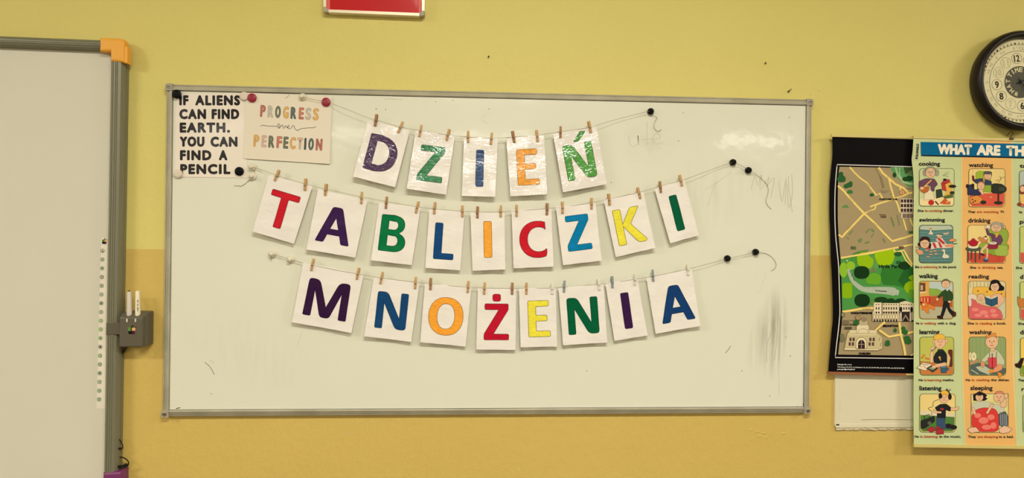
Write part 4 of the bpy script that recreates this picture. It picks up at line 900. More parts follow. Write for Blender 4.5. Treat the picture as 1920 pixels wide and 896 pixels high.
# the big park
pr.frame(*C_)
pr.pg([(130, 35), (400, -10), (700, -60), (930, -95), (1060, -110), (1130, 0), (1210, 100), (1420, 140), (1420, 760), (640, 740), (145, 830)], GRN1)
pr.pg([(760, 190), (900, 180), (1040, 170), (1240, 150), (1420, 160), (1420, 480), (1100, 490), (960, 450), (780, 440), (720, 330)], (52, 122, 46)); pr.pg([(1100, 180), (1420, 150), (1420, 480), (1120, 495), (1000, 380)], (38, 98, 40))
pr.pg(rounded([(560, -20), (640, 0), (690, 90), (700, 190), (640, 200), (560, 230)], 20), (96, 156, 84))
for e in ((380, 20, 85, 75), (340, 40, 45, 65)): pr.el(*e, (76, 146, 60), o=(50, 110, 44), ow=4)
pr.pg(rounded([(370, 0), (440, -60), (540, -60), (560, 0), (630, 40), (625, 140), (560, 200), (480, 170), (390, 150)], 50), LG, o=(64, 130, 30), ow=4)
pr.pg(rounded([(640, -10), (650, -60), (760, -90), (930, -98), (960, -40), (940, 60), (900, 130), (700, 150)], 60), (158, 196, 14), o=(64, 130, 30), ow=4)
pr.el(170, 210, 62, 118, (142, 190, 50), o=(60, 130, 40), ow=4); pr.el(280, 145, 68, 66, (146, 192, 48), o=(60, 130, 40), ow=4); pr.rr(150, 410, 300, 640, 40, (136, 182, 20), o=(90, 150, 40), ow=5)
pr.pg(rounded([(505, 420), (510, 300), (600, 260), (650, 250), (740, 290), (740, 400), (700, 440)], 50), (104, 170, 44), o=(54, 120, 40), ow=4); pr.el(1010, 100, 45, 30, (44, 98, 46))
for cx_, cy_ in ((445, 250), (450, 675)): pr.pg(arc_pts(cx_, cy_, 118, 98, n=36, p=.85), (22, 54, 24))
pr.el(1100, 145, 90, 64, (24, 60, 28)); pr.pg([(565, 235), (640, 160), (645, 235)], (134, 116, 80)); pr.el(1240, 480, 150, 110, (140, 178, 12), o=(60, 120, 30), ow=5); pr.el(1350, 330, 190, 60, (130, 170, 20)); pr.rr(1160, -50+560, 1420, 640, 30, (96, 156, 40))
for e in ((740, 670, 105, 50), (890, 690, 70, 48), (1040, 690, 90, 46)): pr.el(*e, (26, 62, 28))
spt = [tuple(v)[:2] for v in spline([(x, y, 0) for x, y in ((250, 195), (262, 270), (310, 380), (380, 450), (460, 500), (560, 515), (700, 520), (860, 530), (1010, 560))], 4)]
n_ = len(spt); up_ = []; dn_ = []
for i, (x, y) in enumerate(spt):
    w_ = 22+ (i/n_)*32 if i/n_ < .5 else 38+(i/n_-.5)*60; w_ *= .62 if i > n_-3 else 1
    a, c = spt[max(0, i-1)], spt[min(n_-1, i+1)]; l = math.hypot(c[0]-a[0], c[1]-a[1]); nx_, ny_ = -(c[1]-a[1])/l, (c[0]-a[0])/l
    up_.append((x-nx_*w_, y-ny_*w_)); dn_.append((x+nx_*w_, y+ny_*w_))
pr.pg(up_+dn_[::-1], (176, 188, 166))
pr.tx(648, 535, 175, 20, 'The Serpentine', (40, 46, 40), bold=1.5, ang=4); pr.tx(252, 215, 190, 15, 'The Long Water', (40, 46, 40), bold=1, ang=64)
for x0_, y0_ in ((480, 478), (520, 488), (840, 500), (880, 560), (930, 520), (960, 570), (620, 490), (355, 430)): pr.ln([(x0_, y0_), (x0_+28, y0_+6)], 3, (110, 116, 104))
pr.el(605, 695, 32, 40, (70, 110, 50)); pr.el(605, 695, 26, 34, (110, 140, 70)); pr.el(225, 70, 14, 14, (190, 200, 160))
pr.ln([(640, -50), (130, 25)], 22, YEL_); pr.ln([(130, 30), (640, -62), (1420, -215)], 26, YEL_); pr.ln([(930, -100), (970, -60), (1090, -90), (1150, 20), (1220, 130)], 28, YEL_); pr.ln([(1050, -80), (1120, 60), (1215, 160)], 20, YEL_); pr.el(1000, -30, 60, 36, (42, 92, 50)); pr.rr(1015, -150, 1090, -110, 8, (110, 84, 70))
pr.tx(712, 180, 330, 46, 'Hyde Park', (22, 34, 20), bold=3)
pr.ln([(145, 848), (280, 830), (420, 805), (640, 790)], 32, YEL_); pr.tx(455, 810, 120, 13, 'Kensington Rd', (150, 116, 60), bold=1)
pr.tx(285, 880, 315, 26, 'KNIGHTSBRIDGE', (26, 20, 22), bold=3)
# palace
CR = (226, 212, 176); BK_ = (36, 28, 30)
pr.frame(*D_)
pr.rr(540, 80, 1240, 205, 0, (206, 190, 150), o=BK_, ow=4); pr.rr(556, -12, 1240, 90, 0, CR, o=(120, 100, 76), ow=3); pr.rr(565, -20, 655, 120, 0, (232, 218, 184)); pr.rr(865, -20, 1010, 120, 0, (232, 218, 184)); pr.pg([(865, -20), (935, -40), (1010, -20)], CR, o=BK_, ow=3); pr.ln([(655, -18), (655, 190)], 9, BK_); pr.ln([(862, -20), (862, 120)], 7, BK_)
for i in range(15):
    x = 580+i*30
    if i in (2, 9): continue
    pr.rr(x, 35, x+14, 65, 3, (54, 40, 42)); pr.rr(x-2, 88, x+16, 112, 5, (54, 40, 42)); pr.rr(x-2, -4, x+14, 12, 2, (140, 120, 90))
for i in range(9): pr.rr(553+i*33, 130, 575+i*33, 180, 3, (232, 216, 172), o=(90, 70, 60), ow=2); pr.pg([(553+i*33, 204), (564+i*33, 165), (575+i*33, 204)], (50, 38, 40))
pr.rr(866, 90, 1240, 205, 0, (50, 40, 42)); pr.rr(870, 98, 888, 205, 2, (220, 206, 180)); pr.rr(985, 98, 1003, 205, 2, (220, 206, 180)); pr.pg([(890, 200), (935, 120), (985, 200)], (150, 134, 110)); pr.pg([(905, 200), (935, 150), (970, 200)], (40, 32, 34)); pr.el(880, 60, 16, 30, BK_); pr.el(1008, 62, 16, 32, BK_); pr.rr(1010, 95, 1240, 190, 0, (190, 174, 140))
# lower streets
road([(690, 212), (620, 270), (570, 315)], 26); road([(620, 310), (735, 390), (870, 365), (1080, 320)], 26); road([(860, 212), (880, 370), (915, 500), (935, 612)], 26); road([(1040, 590), (1000, 615)], 16); road([(1040, 225), (1080, 240)], 14)
pr.tx(668, 270, 175, 21, 'BROMPTON', (26, 20, 22), bold=2.5); pr.tx(380, 600, 140, 20, 'CHELSEA', (26, 20, 22), bold=2.5)
for e in ((908, 295, 28, 30), (925, 335, 40, 32), (950, 405, 38, 28), (965, 445, 42, 34), (722, 455, 28, 26), (720, 480, 32, 22), (345, 220, 34, 34), (812, 312, 20, 26)): pr.el(*e, (48, 104, 50))
pr.tx(572, 300, 60, 10, 'Brompton', (120, 96, 50), ang=-42)
pr.el(368, 158, 33, 33, (110, 70, 46)); pr.el(368, 158, 29, 29, (172, 150, 112)); pr.tx(360, 172, 18, 28, '7', (96, 60, 40)); pr.el(185, 125, 24, 30, (50, 60, 40)); pr.el(185, 125, 19, 25, (150, 140, 100))
pr.tx(185, 200, 140, 16, 'Natural History', (60, 52, 44)); pr.tx(190, 250, 150, 18, 'V and A Museum', (50, 60, 44), bold=1); pr.rr(205, 270, 290, 300, 6, (84, 78, 62)); pr.rr(170, 205, 260, 245, 3, (120, 110, 84)); pr.rr(150, 350, 200, 450, 20, (120, 120, 84))
# domed hall
SO = (120, 96, 74)
pr.pg([(205, 540), (240, 350), (270, 310), (590, 315), (600, 350), (655, 395), (655, 530), (610, 550)], (206, 192, 146), o=SO, ow=3)
pr.pg([(200, 525), (335, 520), (350, 545), (475, 535), (610, 530), (612, 552), (205, 548)], (226, 212, 170), o=SO, ow=3); pr.rr(265, 310, 590, 345, 2, (228, 214, 172), o=SO, ow=2); pr.rr(245, 345, 585, 380, 0, (216, 202, 156), o=SO, ow=2)
pr.pg([(350, 345), (350, 265), (380, 240), (480, 240), (495, 265), (495, 345)], (230, 216, 178), o=SO, ow=3); pr.pg(arc_pts(430, 225, 50, 58, 180, 360, 14)+[(480, 245), (380, 245)], (196, 178, 140), o=SO, ow=3); pr.el(435, 185, 32, 26, (150, 130, 104), o=SO); pr.ln([(360, 345), (380, 305), (425, 292), (475, 305), (495, 345)], 8, (190, 170, 126))
pr.pg(arc_pts(405, 470, 62, 72, 180, 360, 16)+[(467, 530), (343, 530)], (236, 222, 180), o=(84, 60, 50), ow=5); pr.pg(arc_pts(407, 478, 38, 48, 180, 360, 14)+[(445, 530), (369, 530)], (58, 40, 44), o=(110, 90, 70), ow=4); pr.ln([(407, 435), (407, 530)], 5, (200, 180, 150)); pr.ln([(372, 480), (443, 480)], 4, (200, 180, 150))
for x0_ in (262, 300, 500, 540):
    for y0_ in (400, 455): pr.rr(x0_-(y0_-400)*.15, y0_, x0_+26-(y0_-400)*.15, y0_+42, 4, (96, 68, 64), o=(196, 180, 140), ow=3)
for x0_, y0_ in ((200, 400), (620, 400), (635, 465)): pr.ln([(x0_, y0_+40), (x0_+3, y0_), (x0_+20, y0_)], 4, (96, 80, 60))
# footer
pr.tx(120, 728, 172, 14, 'Polanglo Sp. z o.o.', (206, 204, 200), bold=1.2); pr.tx(120, 757, 800, 13, 'Warszawa, 01-217, ul. Kolejowa 15, tel. 22 33 90 700, 22 33 90 701, fax 22 33 90 702', (206, 204, 200), bold=1.0, ang=1.2); pr.tx(118, 786, 210, 14, 'polanglo@polanglo.pl', (206, 204, 200), bold=1.2)
cut_mesh(pr, 'map_print', M['poster'], mp, dmap, step=.03)
def strip(p0, p1, h, m, root, nm, d0=.0, d1=0.):
    a = P(*p0, d0); c = P(*p1, d0); mb = MB(); mb.prism([a+Vector((0, 0, -h)), c+Vector((0, 0, -h)), c, a], d0+.0035, d0-.0035); return mb.build(nm, m, root)
strip((1558.5, 251.5), (1745, 255.5), .0085, M['rail'], mp, 'top_rail', .003); strip((1551.5, 696.5), (1698, 700), .0075, M['railred'], mp, 'bottom_rail', .001); strip((1698, 700), (1745, 701), .005, M['rail'], mp, 'bottom_rail_end', .0)

# ================================================================== verbs poster
dv = .012
vp = empty('verbs_poster', P(1860, 836, dv), 'green and orange striped poster of cartoon action verbs with a blue title, right edge', 'poster')
LV = [(1712, 260), (1710.5, 285), (1709, 300), (1712, 325), (1713.5, 360), (1713, 450), (1714, 560), (1713, 620), (1712.5, 700), (1712, 760), (1713, 833)]
lv = [tuple(v)[:2] for v in spline([(x, y, 0) for x, y in LV], 4)]
def dvp(p): 
    t_ = p.z-P(1800, 833, dv).z; s_ = p.x-P(1712, 500, dv).x
    return -.002*math.sin(t_*7+.5)*math.exp(-s_*4)
pr = Print(dv-.0004, step=0); pr.pg(lv+[(2062, 840), (2062, 266)], (204, 214, 160)); cut_mesh(pr, 'poster_sheet', M['poster'], vp, dvp, step=.03)
GV, OV = (196, 204, 148), (240, 188, 114)
pr = Print(dv+.0001); pr.step = .00001
pr.pg([(1803, 262), (1897, 264), (1905, 838), (1810, 835), (1804.5, 700), (1803, 480)], OV); pr.pg([(1993, 266), (2062, 266), (2062, 840), (2003, 839)], OV)
for l in ([(1802.6, 262), (1802.6, 480), (1804, 700), (1809.6, 835)], [(1897.2, 264), (1898.5, 480), (1900, 700), (1907, 838)], [(1992.6, 266), (2002, 839)]): pr.ln(l, 1.6, (226, 222, 160))
cut_mesh(pr, 'column_stripes', M['poster'], vp, dvp, step=.03)
pr = Print(dv+.0008); pr.step = .00001
pr.pg([(1726.5, 269), (1726.8, 292.5), (2050, 300), (2050, 277)], (22, 24, 34)); pr.pg([(1725.7, 266.2), (1726.4, 290.4), (2048, 297.5), (2048, 272)], (0, 104, 152)); pr.frame(5.6, 1700, 240)
for w_, x0_, x1_ in (('WHAT', 326, 680), ('ARE', 735, 980), ('THEY', 1044, 1400), ('DOING?', 1450, 1900)): pr.tx(x0_+5, 268+(x0_-322)*.022, x1_-x0_-10, 93, w_, (250, 240, 214), bold=8.5, ang=1.2)
cut_mesh(pr, 'title_banner', M['poster'], vp, dvp, step=.04, label='blue banner with white capital title')
pr = Print(dv+.0008); pr.step = .00001; pr.frame(5.6, 1700, 240)
pr.pg([(86, 152), (130, 156), (124, 338), (72, 332)], (226, 222, 190)); pr.pg([(92, 158), (126, 162), (120, 332), (78, 328)], (190, 196, 150)); pr.tx(114, 326, 158, 22, 'POLANGLO', (30, 34, 60), bold=2.5, ang=-86)
cut_mesh(pr, 'publisher_mark', M['poster'], vp, dvp, step=.03)
TC, RC = (34, 34, 44), (186, 84, 44)
class Cell(Print):
    def __init__(s, z): super().__init__(dv+.0009); s.frame(*z); s.step = .00001
    def done(s, nm): 
        cut_mesh(s, nm, M['poster'], vp, dvp, step=.05)
Z1, Z2, Z3, Z4, Z5 = (5.6, 1700, 240), (7.468, 1700, 390), (7.468, 1700, 500), (7.468, 1700, 610), (6.4, 1700, 710)
heads = [(Z1, [('cooking', 127, 350, 396, 44), ('watching', 652, 908, 410, 44), ('ta', 1186, 1262, 416, 40)]), (Z2, [('swimming', 182, 540, 190, 54), ('drinking', 866, 1175, 204, 62), ('pl', 1586, 1656, 218, 56)]),
         (Z3, [('walking', 180, 440, 160, 62), ('reading', 872, 1157, 164, 56), ('d', 1592, 1636, 170, 60)]), (Z4, [('learning', 180, 460, 122, 64), ('washing', 876, 1190, 122, 58), ('da', 1592, 1680, 124, 60)]),
         (Z5, [('listening', 150, 415, 138, 54), ('sleeping', 763, 1030, 136, 54), ('r', 1380, 1410, 145, 46)])]
for z, L in heads:
    for w_, x0_, x1_, y_, cp in L: c = Cell(z); c.tx(x0_+2, y_-2, x1_-x0_-4, cp-4, w_, TC, bold=2.6*z[0]/7.468); c.done('verb_heading')
caps = [(Z2, [('She', 158, 240, 0), ('is', 259, 298, 1), ('cooking', 313, 497, 1), ('dinner.', 513, 662, 0)], 52), (Z2, [('They', 860, 965, 0), ('are', 987, 1055, 1), ('watching', 1075, 1288, 1), ('TV.', 1313, 1372, 0)], 68), (Z2, [('He', 1576, 1620, 0)], 72),
        (Z2, [('She', 122, 182, 0), ('is', 198, 227, 1), ('swimming', 243, 437, 1), ('in', 456, 487, 0), ('the', 506, 567, 0), ('pond.', 588, 703, 0)], 840), (Z2, [('She', 890, 975, 0), ('is', 1003, 1037, 1), ('drinking', 1060, 1248, 1), ('tea.', 1271, 1355, 0)], 848), (Z2, [('She', 1533, 1620, 0)], 852),
        (Z3, [('He', 133, 176, 0), ('is', 195, 226, 1), ('walking', 246, 412, 1), ('with', 433, 527, 0), ('a', 551, 573, 0), ('dog.', 599, 695, 0)], 806), (Z3, [('She', 853, 943, 0), ('is', 966, 1000, 1), ('reading', 1023, 1198, 1), ('a', 1220, 1241, 0), ('book.', 1265, 1393, 0)], 808), (Z3, [('She', 1563, 1650, 0)], 812),
        (Z4, [('He', 165, 222, 0), ('is', 241, 275, 1), ('learning', 290, 483, 1), ('maths.', 500, 662, 0)], 778), (Z4, [('He', 826, 887, 0), ('is', 909, 948, 1), ('washing', 970, 1160, 1), ('the', 1180, 1256, 0), ('dishes.', 1278, 1440, 0)], 778), (Z4, [('They', 1560, 1650, 0)], 780),
        (Z5, [('He', 93, 143, 0), ('is', 161, 190, 1), ('listening', 206, 372, 1), ('to', 388, 428, 0), ('the', 443, 505, 0), ('music.', 521, 652, 0)], 705), (Z5, [('They', 736, 833, 0), ('are', 852, 912, 1), ('sleeping', 926, 1098, 1), ('in', 1110, 1143, 0), ('a', 1161, 1184, 0), ('bed.', 1202, 1283, 0)], 708)]
for z, L, y_ in caps:
    c = Cell(z)
    for w_, x0_, x1_, r_ in L: c.tx(x0_+1, y_, x1_-x0_-2, 31*z[0]/7.468, w_, RC if r_ else TC, bold=1.5*z[0]/7.468)
    c.done('caption')
SK = (236, 190, 150); INK = (44, 34, 32)
def panel(c, x0, y0, x1, y1, bg, r=45): c.rr(x0, y0, x1, y1, r, bg, o=(34, 38, 30), ow=6*c.s/7.468)
def head(c, x, y, rx, ry, hair=None, skin=SK, glasses=False, mouth=1, nose=True):
    if hair: c.el(x, y-ry*.35, rx*1.12, ry*.95, hair, o=INK, ow=3)
    c.el(x, y, rx, ry, skin, o=INK, ow=3)
    k = rx/50
    for s_ in (-1, 1):
        if glasses: c.el(x+s_*18*k, y-8*k, 14*k, 12*k, INK); c.el(x+s_*18*k, y-8*k, 11*k, 9*k, (240, 222, 200))
        c.el(x+s_*17*k, y-8*k, 4*k, 5*k, INK)
    if nose: c.el(x, y+4*k, 8*k, 7*k, (214, 150, 110))
    if mouth: c.ln([(x-18*k, y+20*k), (x, y+28*k), (x+18*k, y+20*k)], 4*k, (110, 50, 40))
    else: c.ln([(x-12*k, y+28*k), (x, y+23*k), (x+12*k, y+28*k)], 4*k, (110, 50, 40))
# cooking
c = Cell(Z1); panel(c, 136, 428, 496, 818, (206, 214, 160), 34); c.pg([(142, 745), (490, 715), (490, 790), (470, 812), (160, 812), (142, 790)], (244, 222, 164)); c.ln([(375, 495), (420, 490), (440, 462), (410, 470), (380, 500), (440, 510)], 7, (150, 156, 120))
c.pg([(308, 650), (365, 640), (380, 720), (312, 738)], (58, 66, 52), o=INK, ow=2); c.pg([(365, 590), (470, 585), (465, 650), (440, 670), (375, 650)], (196, 62, 54), o=INK, ow=3); c.pg(rounded([(358, 590), (390, 545), (450, 540), (455, 575)], 14), (186, 60, 64), o=INK, ow=3); c.el(400, 542, 20, 12, INK); c.pg([(405, 590), (470, 565), (490, 620), (470, 680), (430, 720), (385, 715), (420, 660)], (228, 180, 80)); c.el(480, 612, 40, 17, INK); c.el(478, 680, 26, 18, (50, 54, 44)); c.pg([(380, 720), (440, 700), (490, 690), (490, 730), (400, 745)], (96, 110, 56))
c.pg([(200, 650), (270, 650), (292, 745), (240, 752), (180, 755)], (238, 224, 186), o=INK, ow=2); c.pg(rounded([(130, 560), (200, 530), (290, 535), (325, 590), (290, 625), (290, 665), (258, 660), (250, 600), (190, 600), (160, 660), (130, 630)], 12), (112, 72, 96), o=INK, ow=3); c.ln([(320, 590), (230, 600)], 22, (112, 72, 96)); c.pg(rounded([(140, 625), (240, 615), (225, 665), (180, 685), (145, 660)], 12), (196, 108, 56), o=INK, ow=3); c.ln([(180, 620), (260, 545)], 12, (236, 190, 90)); c.el(160, 632, 22, 16, SK, o=INK, ow=2)
c.el(190, 470, 22, 36, (160, 160, 140), o=INK, ow=2); c.el(315, 470, 22, 34, (160, 160, 140), o=INK, ow=2); head(c, 248, 470, 50, 50, (160, 160, 140), glasses=True)
c.el(258, 782, 28, 26, (206, 44, 44), o=INK, ow=2); c.ln([(300, 768), (335, 806)], 13, (60, 56, 60)); c.pg([(350, 790), (400, 742), (430, 760), (400, 790)], (220, 90, 50), o=INK, ow=2); c.pg([(370, 800), (455, 772), (455, 800)], (226, 110, 60), o=INK, ow=2); c.ln([(420, 770), (460, 768)], 8, (236, 200, 90)); c.done('illustration')
# watching
c = Cell(Z1); panel(c, 655, 430, 1030, 826, (238, 214, 140), 34); c.pg([(660, 690), (1026, 680), (1026, 790), (1005, 822), (690, 822), (660, 790)], (222, 92, 72)); c.ln([(692, 435), (692, 640)], 3, (190, 160, 90)); c.pg(rounded([(725, 560), (725, 470), (750, 452), (850, 455), (880, 520), (880, 600), (760, 620)], 25), (160, 184, 60), o=INK, ow=2)
c.pg(rounded([(690, 545), (780, 530), (890, 560), (890, 610), (800, 610), (720, 575)], 12), (54, 64, 100), o=INK, ow=3); c.pg(rounded([(685, 500), (705, 500), (712, 555), (690, 550)], 6), (120, 40, 40), o=INK, ow=2); head(c, 850, 505, 38, 36, (120, 110, 84)); c.el(850, 470, 44, 16, (88, 88, 84), o=INK, ow=2); c.pg([(805, 500), (820, 500), (818, 570), (802, 560)], (214, 160, 90), o=INK, ow=1.5)
c.pg([(740, 600), (890, 600), (885, 675), (810, 670), (740, 650)], (150, 176, 60), o=INK, ow=2); c.pg(rounded([(640, 700), (640, 600), (700, 590), (710, 650), (770, 640), (800, 690), (740, 710)], 12), (50, 56, 86), o=INK, ow=3); c.el(637, 610, 15, 22, INK); c.el(695, 606, 15, 24, INK); head(c, 780, 610, 36, 38, (206, 140, 70)); c.pg([(750, 650), (800, 645), (805, 700), (790, 700), (770, 670)], SK, o=INK, ow=2)
c.pg(rounded([(660, 730), (740, 705), (800, 740), (775, 785), (720, 800), (670, 790)], 20), (230, 150, 70), o=INK, ow=3); 
for e in ((690, 750), (720, 765), (700, 778)): c.el(*e, 10, 8, (110, 60, 34))
c.el(805, 780, 30, 18, (50, 50, 50), o=INK, ow=2); c.pg(rounded([(888, 590), (930, 582), (1000, 590), (1050, 630), (1040, 665), (990, 690), (890, 680)], 18), (48, 54, 46), o=INK, ow=3); c.rr(965, 620, 1030, 660, 8, (70, 76, 60), o=INK, ow=2); c.ln([(962, 690), (962, 780)], 17, (50, 52, 44)); c.el(962, 785, 46, 18, (48, 50, 44)); 
for l in ([(960, 575), (1000, 520), (1030, 515)], [(970, 540), (935, 555)], [(990, 530), (975, 505)]): c.ln(l, 4, (90, 50, 40))
c.done('illustration')
# swimming
c = Cell(Z2); panel(c, 185, 242, 648, 765, (92, 136, 130)); c.pg([(192, 262), (225, 246), (610, 246), (642, 275), (642, 300), (400, 315), (192, 300)], (190, 200, 176)); c.ln([(190, 305), (400, 315), (642, 303)], 7, (60, 96, 98))
for y_ in (345, 385, 420, 600, 650, 700, 735): c.ln([(195, y_), (330, y_+8), (480, y_-5), (640, y_+6)], 5, (126, 160, 150)); c.ln([(200, y_+14), (400, y_+20), (640, y_+12)], 4, (60, 104, 106))
c.pg([(305, 365), (330, 330), (325, 290), (350, 282), (350, 330), (375, 350), (370, 370)], (226, 216, 190), o=INK, ow=2); c.el(337, 290, 15, 14, (200, 130, 70)); c.pg([(500, 350), (560, 345), (590, 330), (590, 362), (540, 375)], (206, 186, 156), o=INK, ow=2)
c.pg([(340, 480), (440, 470), (560, 505), (650, 500), (670, 540), (600, 560), (430, 560), (340, 580)], (226, 214, 196), o=INK, ow=2)
for q_ in ([(360, 490), (395, 480), (425, 555), (395, 565)], [(440, 475), (470, 480), (505, 550), (470, 555)]): c.pg(q_, (196, 62, 62))
c.pg([(405, 450), (450, 405), (500, 420), (560, 500), (540, 520), (480, 480)], (228, 210, 190), o=INK, ow=2); c.pg([(430, 435), (455, 410), (545, 490), (520, 510)], (196, 66, 62)); c.pg([(412, 380), (440, 370), (500, 385), (495, 405), (440, 405)], SK, o=INK, ow=2)
c.pg([(530, 520), (650, 505), (665, 540), (560, 550)], (236, 150, 110)); c.pg([(590, 450), (640, 425), (700, 445), (695, 460), (610, 470)], (232, 150, 100), o=INK, ow=3); c.ln([(650, 500), (710, 497)], 9, (60, 60, 54)); c.pg([(290, 540), (330, 530), (320, 590), (280, 590)], (200, 70, 70))
c.pg([(160, 490), (190, 480), (200, 560), (170, 545)], (50, 30, 32)); c.pg([(315, 490), (350, 500), (340, 570), (310, 560)], (50, 30, 32)); c.el(260, 450, 70, 52, (54, 32, 32), o=INK, ow=3); head(c, 255, 500, 62, 62, None, glasses=True); c.pg(rounded([(190, 470), (215, 405), (270, 395), (320, 420), (330, 470), (260, 440)], 18), (58, 34, 34)); c.pg([(140, 575), (215, 590), (245, 640), (180, 655), (145, 620)], (228, 160, 120), o=INK, ow=3)
for x_, y_ in ((270, 590), (330, 610), (385, 600), (330, 650), (290, 680), (400, 640), (150, 545)): c.pg([(x_-20, y_), (x_, y_-8), (x_+45, y_-4), (x_+20, y_+9)], (232, 170, 130), o=(90, 90, 80), ow=2)
c.pg(rounded([(480, 600), (510, 575), (540, 580), (540, 640), (600, 670), (590, 700), (520, 705), (495, 680), (520, 640), (515, 600)], 12), (230, 220, 190), o=INK, ow=3); c.pg([(478, 602), (500, 592), (500, 608)], (226, 150, 60)); c.done('illustration')
# drinking
c = Cell(Z2); panel(c, 862, 242, 1385, 770, (240, 214, 140)); c.pg([(868, 620), (1380, 650), (1380, 730), (1350, 766), (900, 766), (868, 730)], (206, 82, 60))
c.pg(rounded([(1150, 300), (1250, 270), (1380, 280), (1430, 350), (1420, 430), (1390, 500), (1430, 520), (1420, 600), (1380, 670), (1240, 665), (1050, 600), (1010, 520), (1080, 480), (1180, 500)], 40), (152, 176, 70), o=INK, ow=5); c.rr(1240, 520, 1420, 670, 50, (166, 188, 84), o=(70, 90, 40), ow=4); c.pg([(1060, 585), (1240, 570), (1240, 650), (1080, 630)], (138, 166, 60))
c.pg([(1000, 420), (1030, 400), (1060, 420), (1110, 390), (1140, 440), (1130, 480), (1060, 490), (1020, 450)], (206, 140, 84), o=INK, ow=3); c.el(1110, 425, 18, 14, (240, 226, 200)); c.el(1110, 400, 14, 10, INK)
c.pg(rounded([(1180, 390), (1260, 370), (1320, 380), (1350, 450), (1320, 510), (1180, 510), (1200, 450)], 12), (110, 72, 100), o=INK, ow=3); c.pg(rounded([(1105, 290), (1140, 280), (1150, 350), (1220, 360), (1220, 400), (1130, 380)], 8), (110, 72, 100), o=INK, ow=3); c.pg([(1240, 350), (1290, 345), (1280, 390), (1250, 420)], (226, 170, 60)); c.pg(rounded([(1140, 510), (1290, 500), (1270, 570), (1130, 575)], 14), (150, 46, 70), o=INK, ow=3)
c.el(1210, 490, 55, 20, (232, 222, 196), o=INK, ow=3); c.el(1210, 486, 28, 9, (180, 170, 150)); c.ln([(1130, 515), (1040, 605)], 30, SK); c.ln([(1130, 560), (1130, 690)], 26, SK, 20); c.el(1060, 650, 40, 16, (90, 40, 50), rot=25); c.el(1110, 725, 36, 30, (70, 84, 110), o=INK, ow=2); c.el(1118, 705, 22, 16, (150, 170, 180)); c.rr(1275, 665, 1310, 745, 8, (190, 80, 60))
c.el(1330, 250, 30, 40, (166, 164, 150), o=INK, ow=3); head(c, 1255, 280, 72, 55, (170, 168, 152), glasses=True); c.pg(rounded([(1180, 250), (1210, 200), (1270, 190), (1320, 220), (1330, 255), (1250, 225)], 14), (172, 170, 154), o=INK, ow=2); c.rr(1115, 240, 1165, 285, 10, (236, 228, 206), o=INK, ow=3); c.rr(1090, 250, 1120, 290, 8, SK, o=INK, ow=2)
for x_ in (845, 895, 950, 1010): c.ln([(x_+15, 590), (x_+14, 720 if x_ in (895, 1010) else 765)], 20, (82, 72, 66))
c.el(935, 570, 105, 34, (84, 90, 76), o=INK, ow=4); c.el(935, 545, 72, 22, (236, 226, 190)); c.el(935, 490, 62, 46, (180, 36, 52), o=INK, ow=3); c.el(935, 440, 24, 14, (190, 46, 60), o=INK, ow=2); c.ln([(985, 500), (1010, 462)], 13, (180, 40, 54)); c.el(868, 480, 12, 20, (180, 40, 54)); c.done('illustration')
# walking
c = Cell(Z3); panel(c, 185, 205, 650, 728, (222, 170, 90)); c.pg([(322, 212), (620, 212), (642, 240), (642, 390), (322, 390)], (190, 206, 200)); c.pg([(322, 300), (420, 310), (520, 350), (642, 350), (642, 400), (322, 400)], (140, 176, 72), o=(70, 90, 40), ow=3); c.rr(192, 230, 262, 345, 0, (110, 70, 50), o=INK, ow=3); c.rr(200, 260, 230, 330, 0, (200, 180, 150)); c.pg([(188, 350), (280, 345), (285, 360), (188, 372)], (232, 212, 160)); c.pg([(190, 420), (642, 395), (642, 580), (400, 570), (190, 540)], (186, 96, 52)); c.pg([(190, 420), (330, 412), (345, 510), (190, 520)], (200, 60, 50)); 
for x_ in (205, 245, 290): c.ln([(x_+8, 430), (x_+8, 500)], 16, (234, 170, 100))
c.pg([(190, 600), (400, 560), (642, 570), (642, 700), (610, 724), (225, 724), (190, 690)], (186, 180, 146)); c.ln([(355, 535), (415, 465)], 8, (190, 60, 50))
c.pg(rounded([(215, 560), (250, 520), (330, 525), (390, 560), (400, 600), (370, 610), (340, 580), (300, 600), (320, 650), (290, 655), (240, 600), (215, 610)], 14), (226, 130, 56), o=INK, ow=3); c.el(255, 530, 42, 34, (226, 130, 56), o=INK, ow=3); c.el(205, 500, 14, 12, INK); c.el(240, 530, 12, 12, (240, 230, 210)); 
c.pg(rounded([(520, 480), (600, 480), (600, 570), (660, 640), (680, 690), (650, 700), (590, 630), (560, 560), (510, 700), (470, 700), (500, 600)], 10), (34, 36, 34), o=INK, ow=3); c.pg(rounded([(425, 690), (500, 680), (510, 735), (430, 720)], 12), (54, 32, 30), o=INK, ow=3); c.pg(rounded([(650, 620), (690, 640), (690, 690), (640, 705), (655, 660)], 10), (80, 40, 34), o=INK, ow=3)
c.pg(rounded([(540, 320), (600, 325), (640, 370), (655, 440), (620, 480), (510, 480), (515, 400), (450, 440), (435, 420), (500, 350)], 12), (50, 78, 46), o=INK, ow=4); c.pg([(550, 318), (585, 318), (575, 345)], (226, 220, 200)); c.ln([(562, 345), (560, 475)], 4, (24, 40, 24)); c.el(430, 455, 17, 20, SK, o=INK, ow=2); c.el(600, 490, 22, 14, SK, o=INK, ow=2)
head(c, 550, 245, 54, 52, (130, 122, 100), mouth=0); c.pg(rounded([(505, 205), (520, 175), (570, 172), (610, 205), (560, 195)], 10), (110, 104, 84), o=INK, ow=2); c.done('illustration')
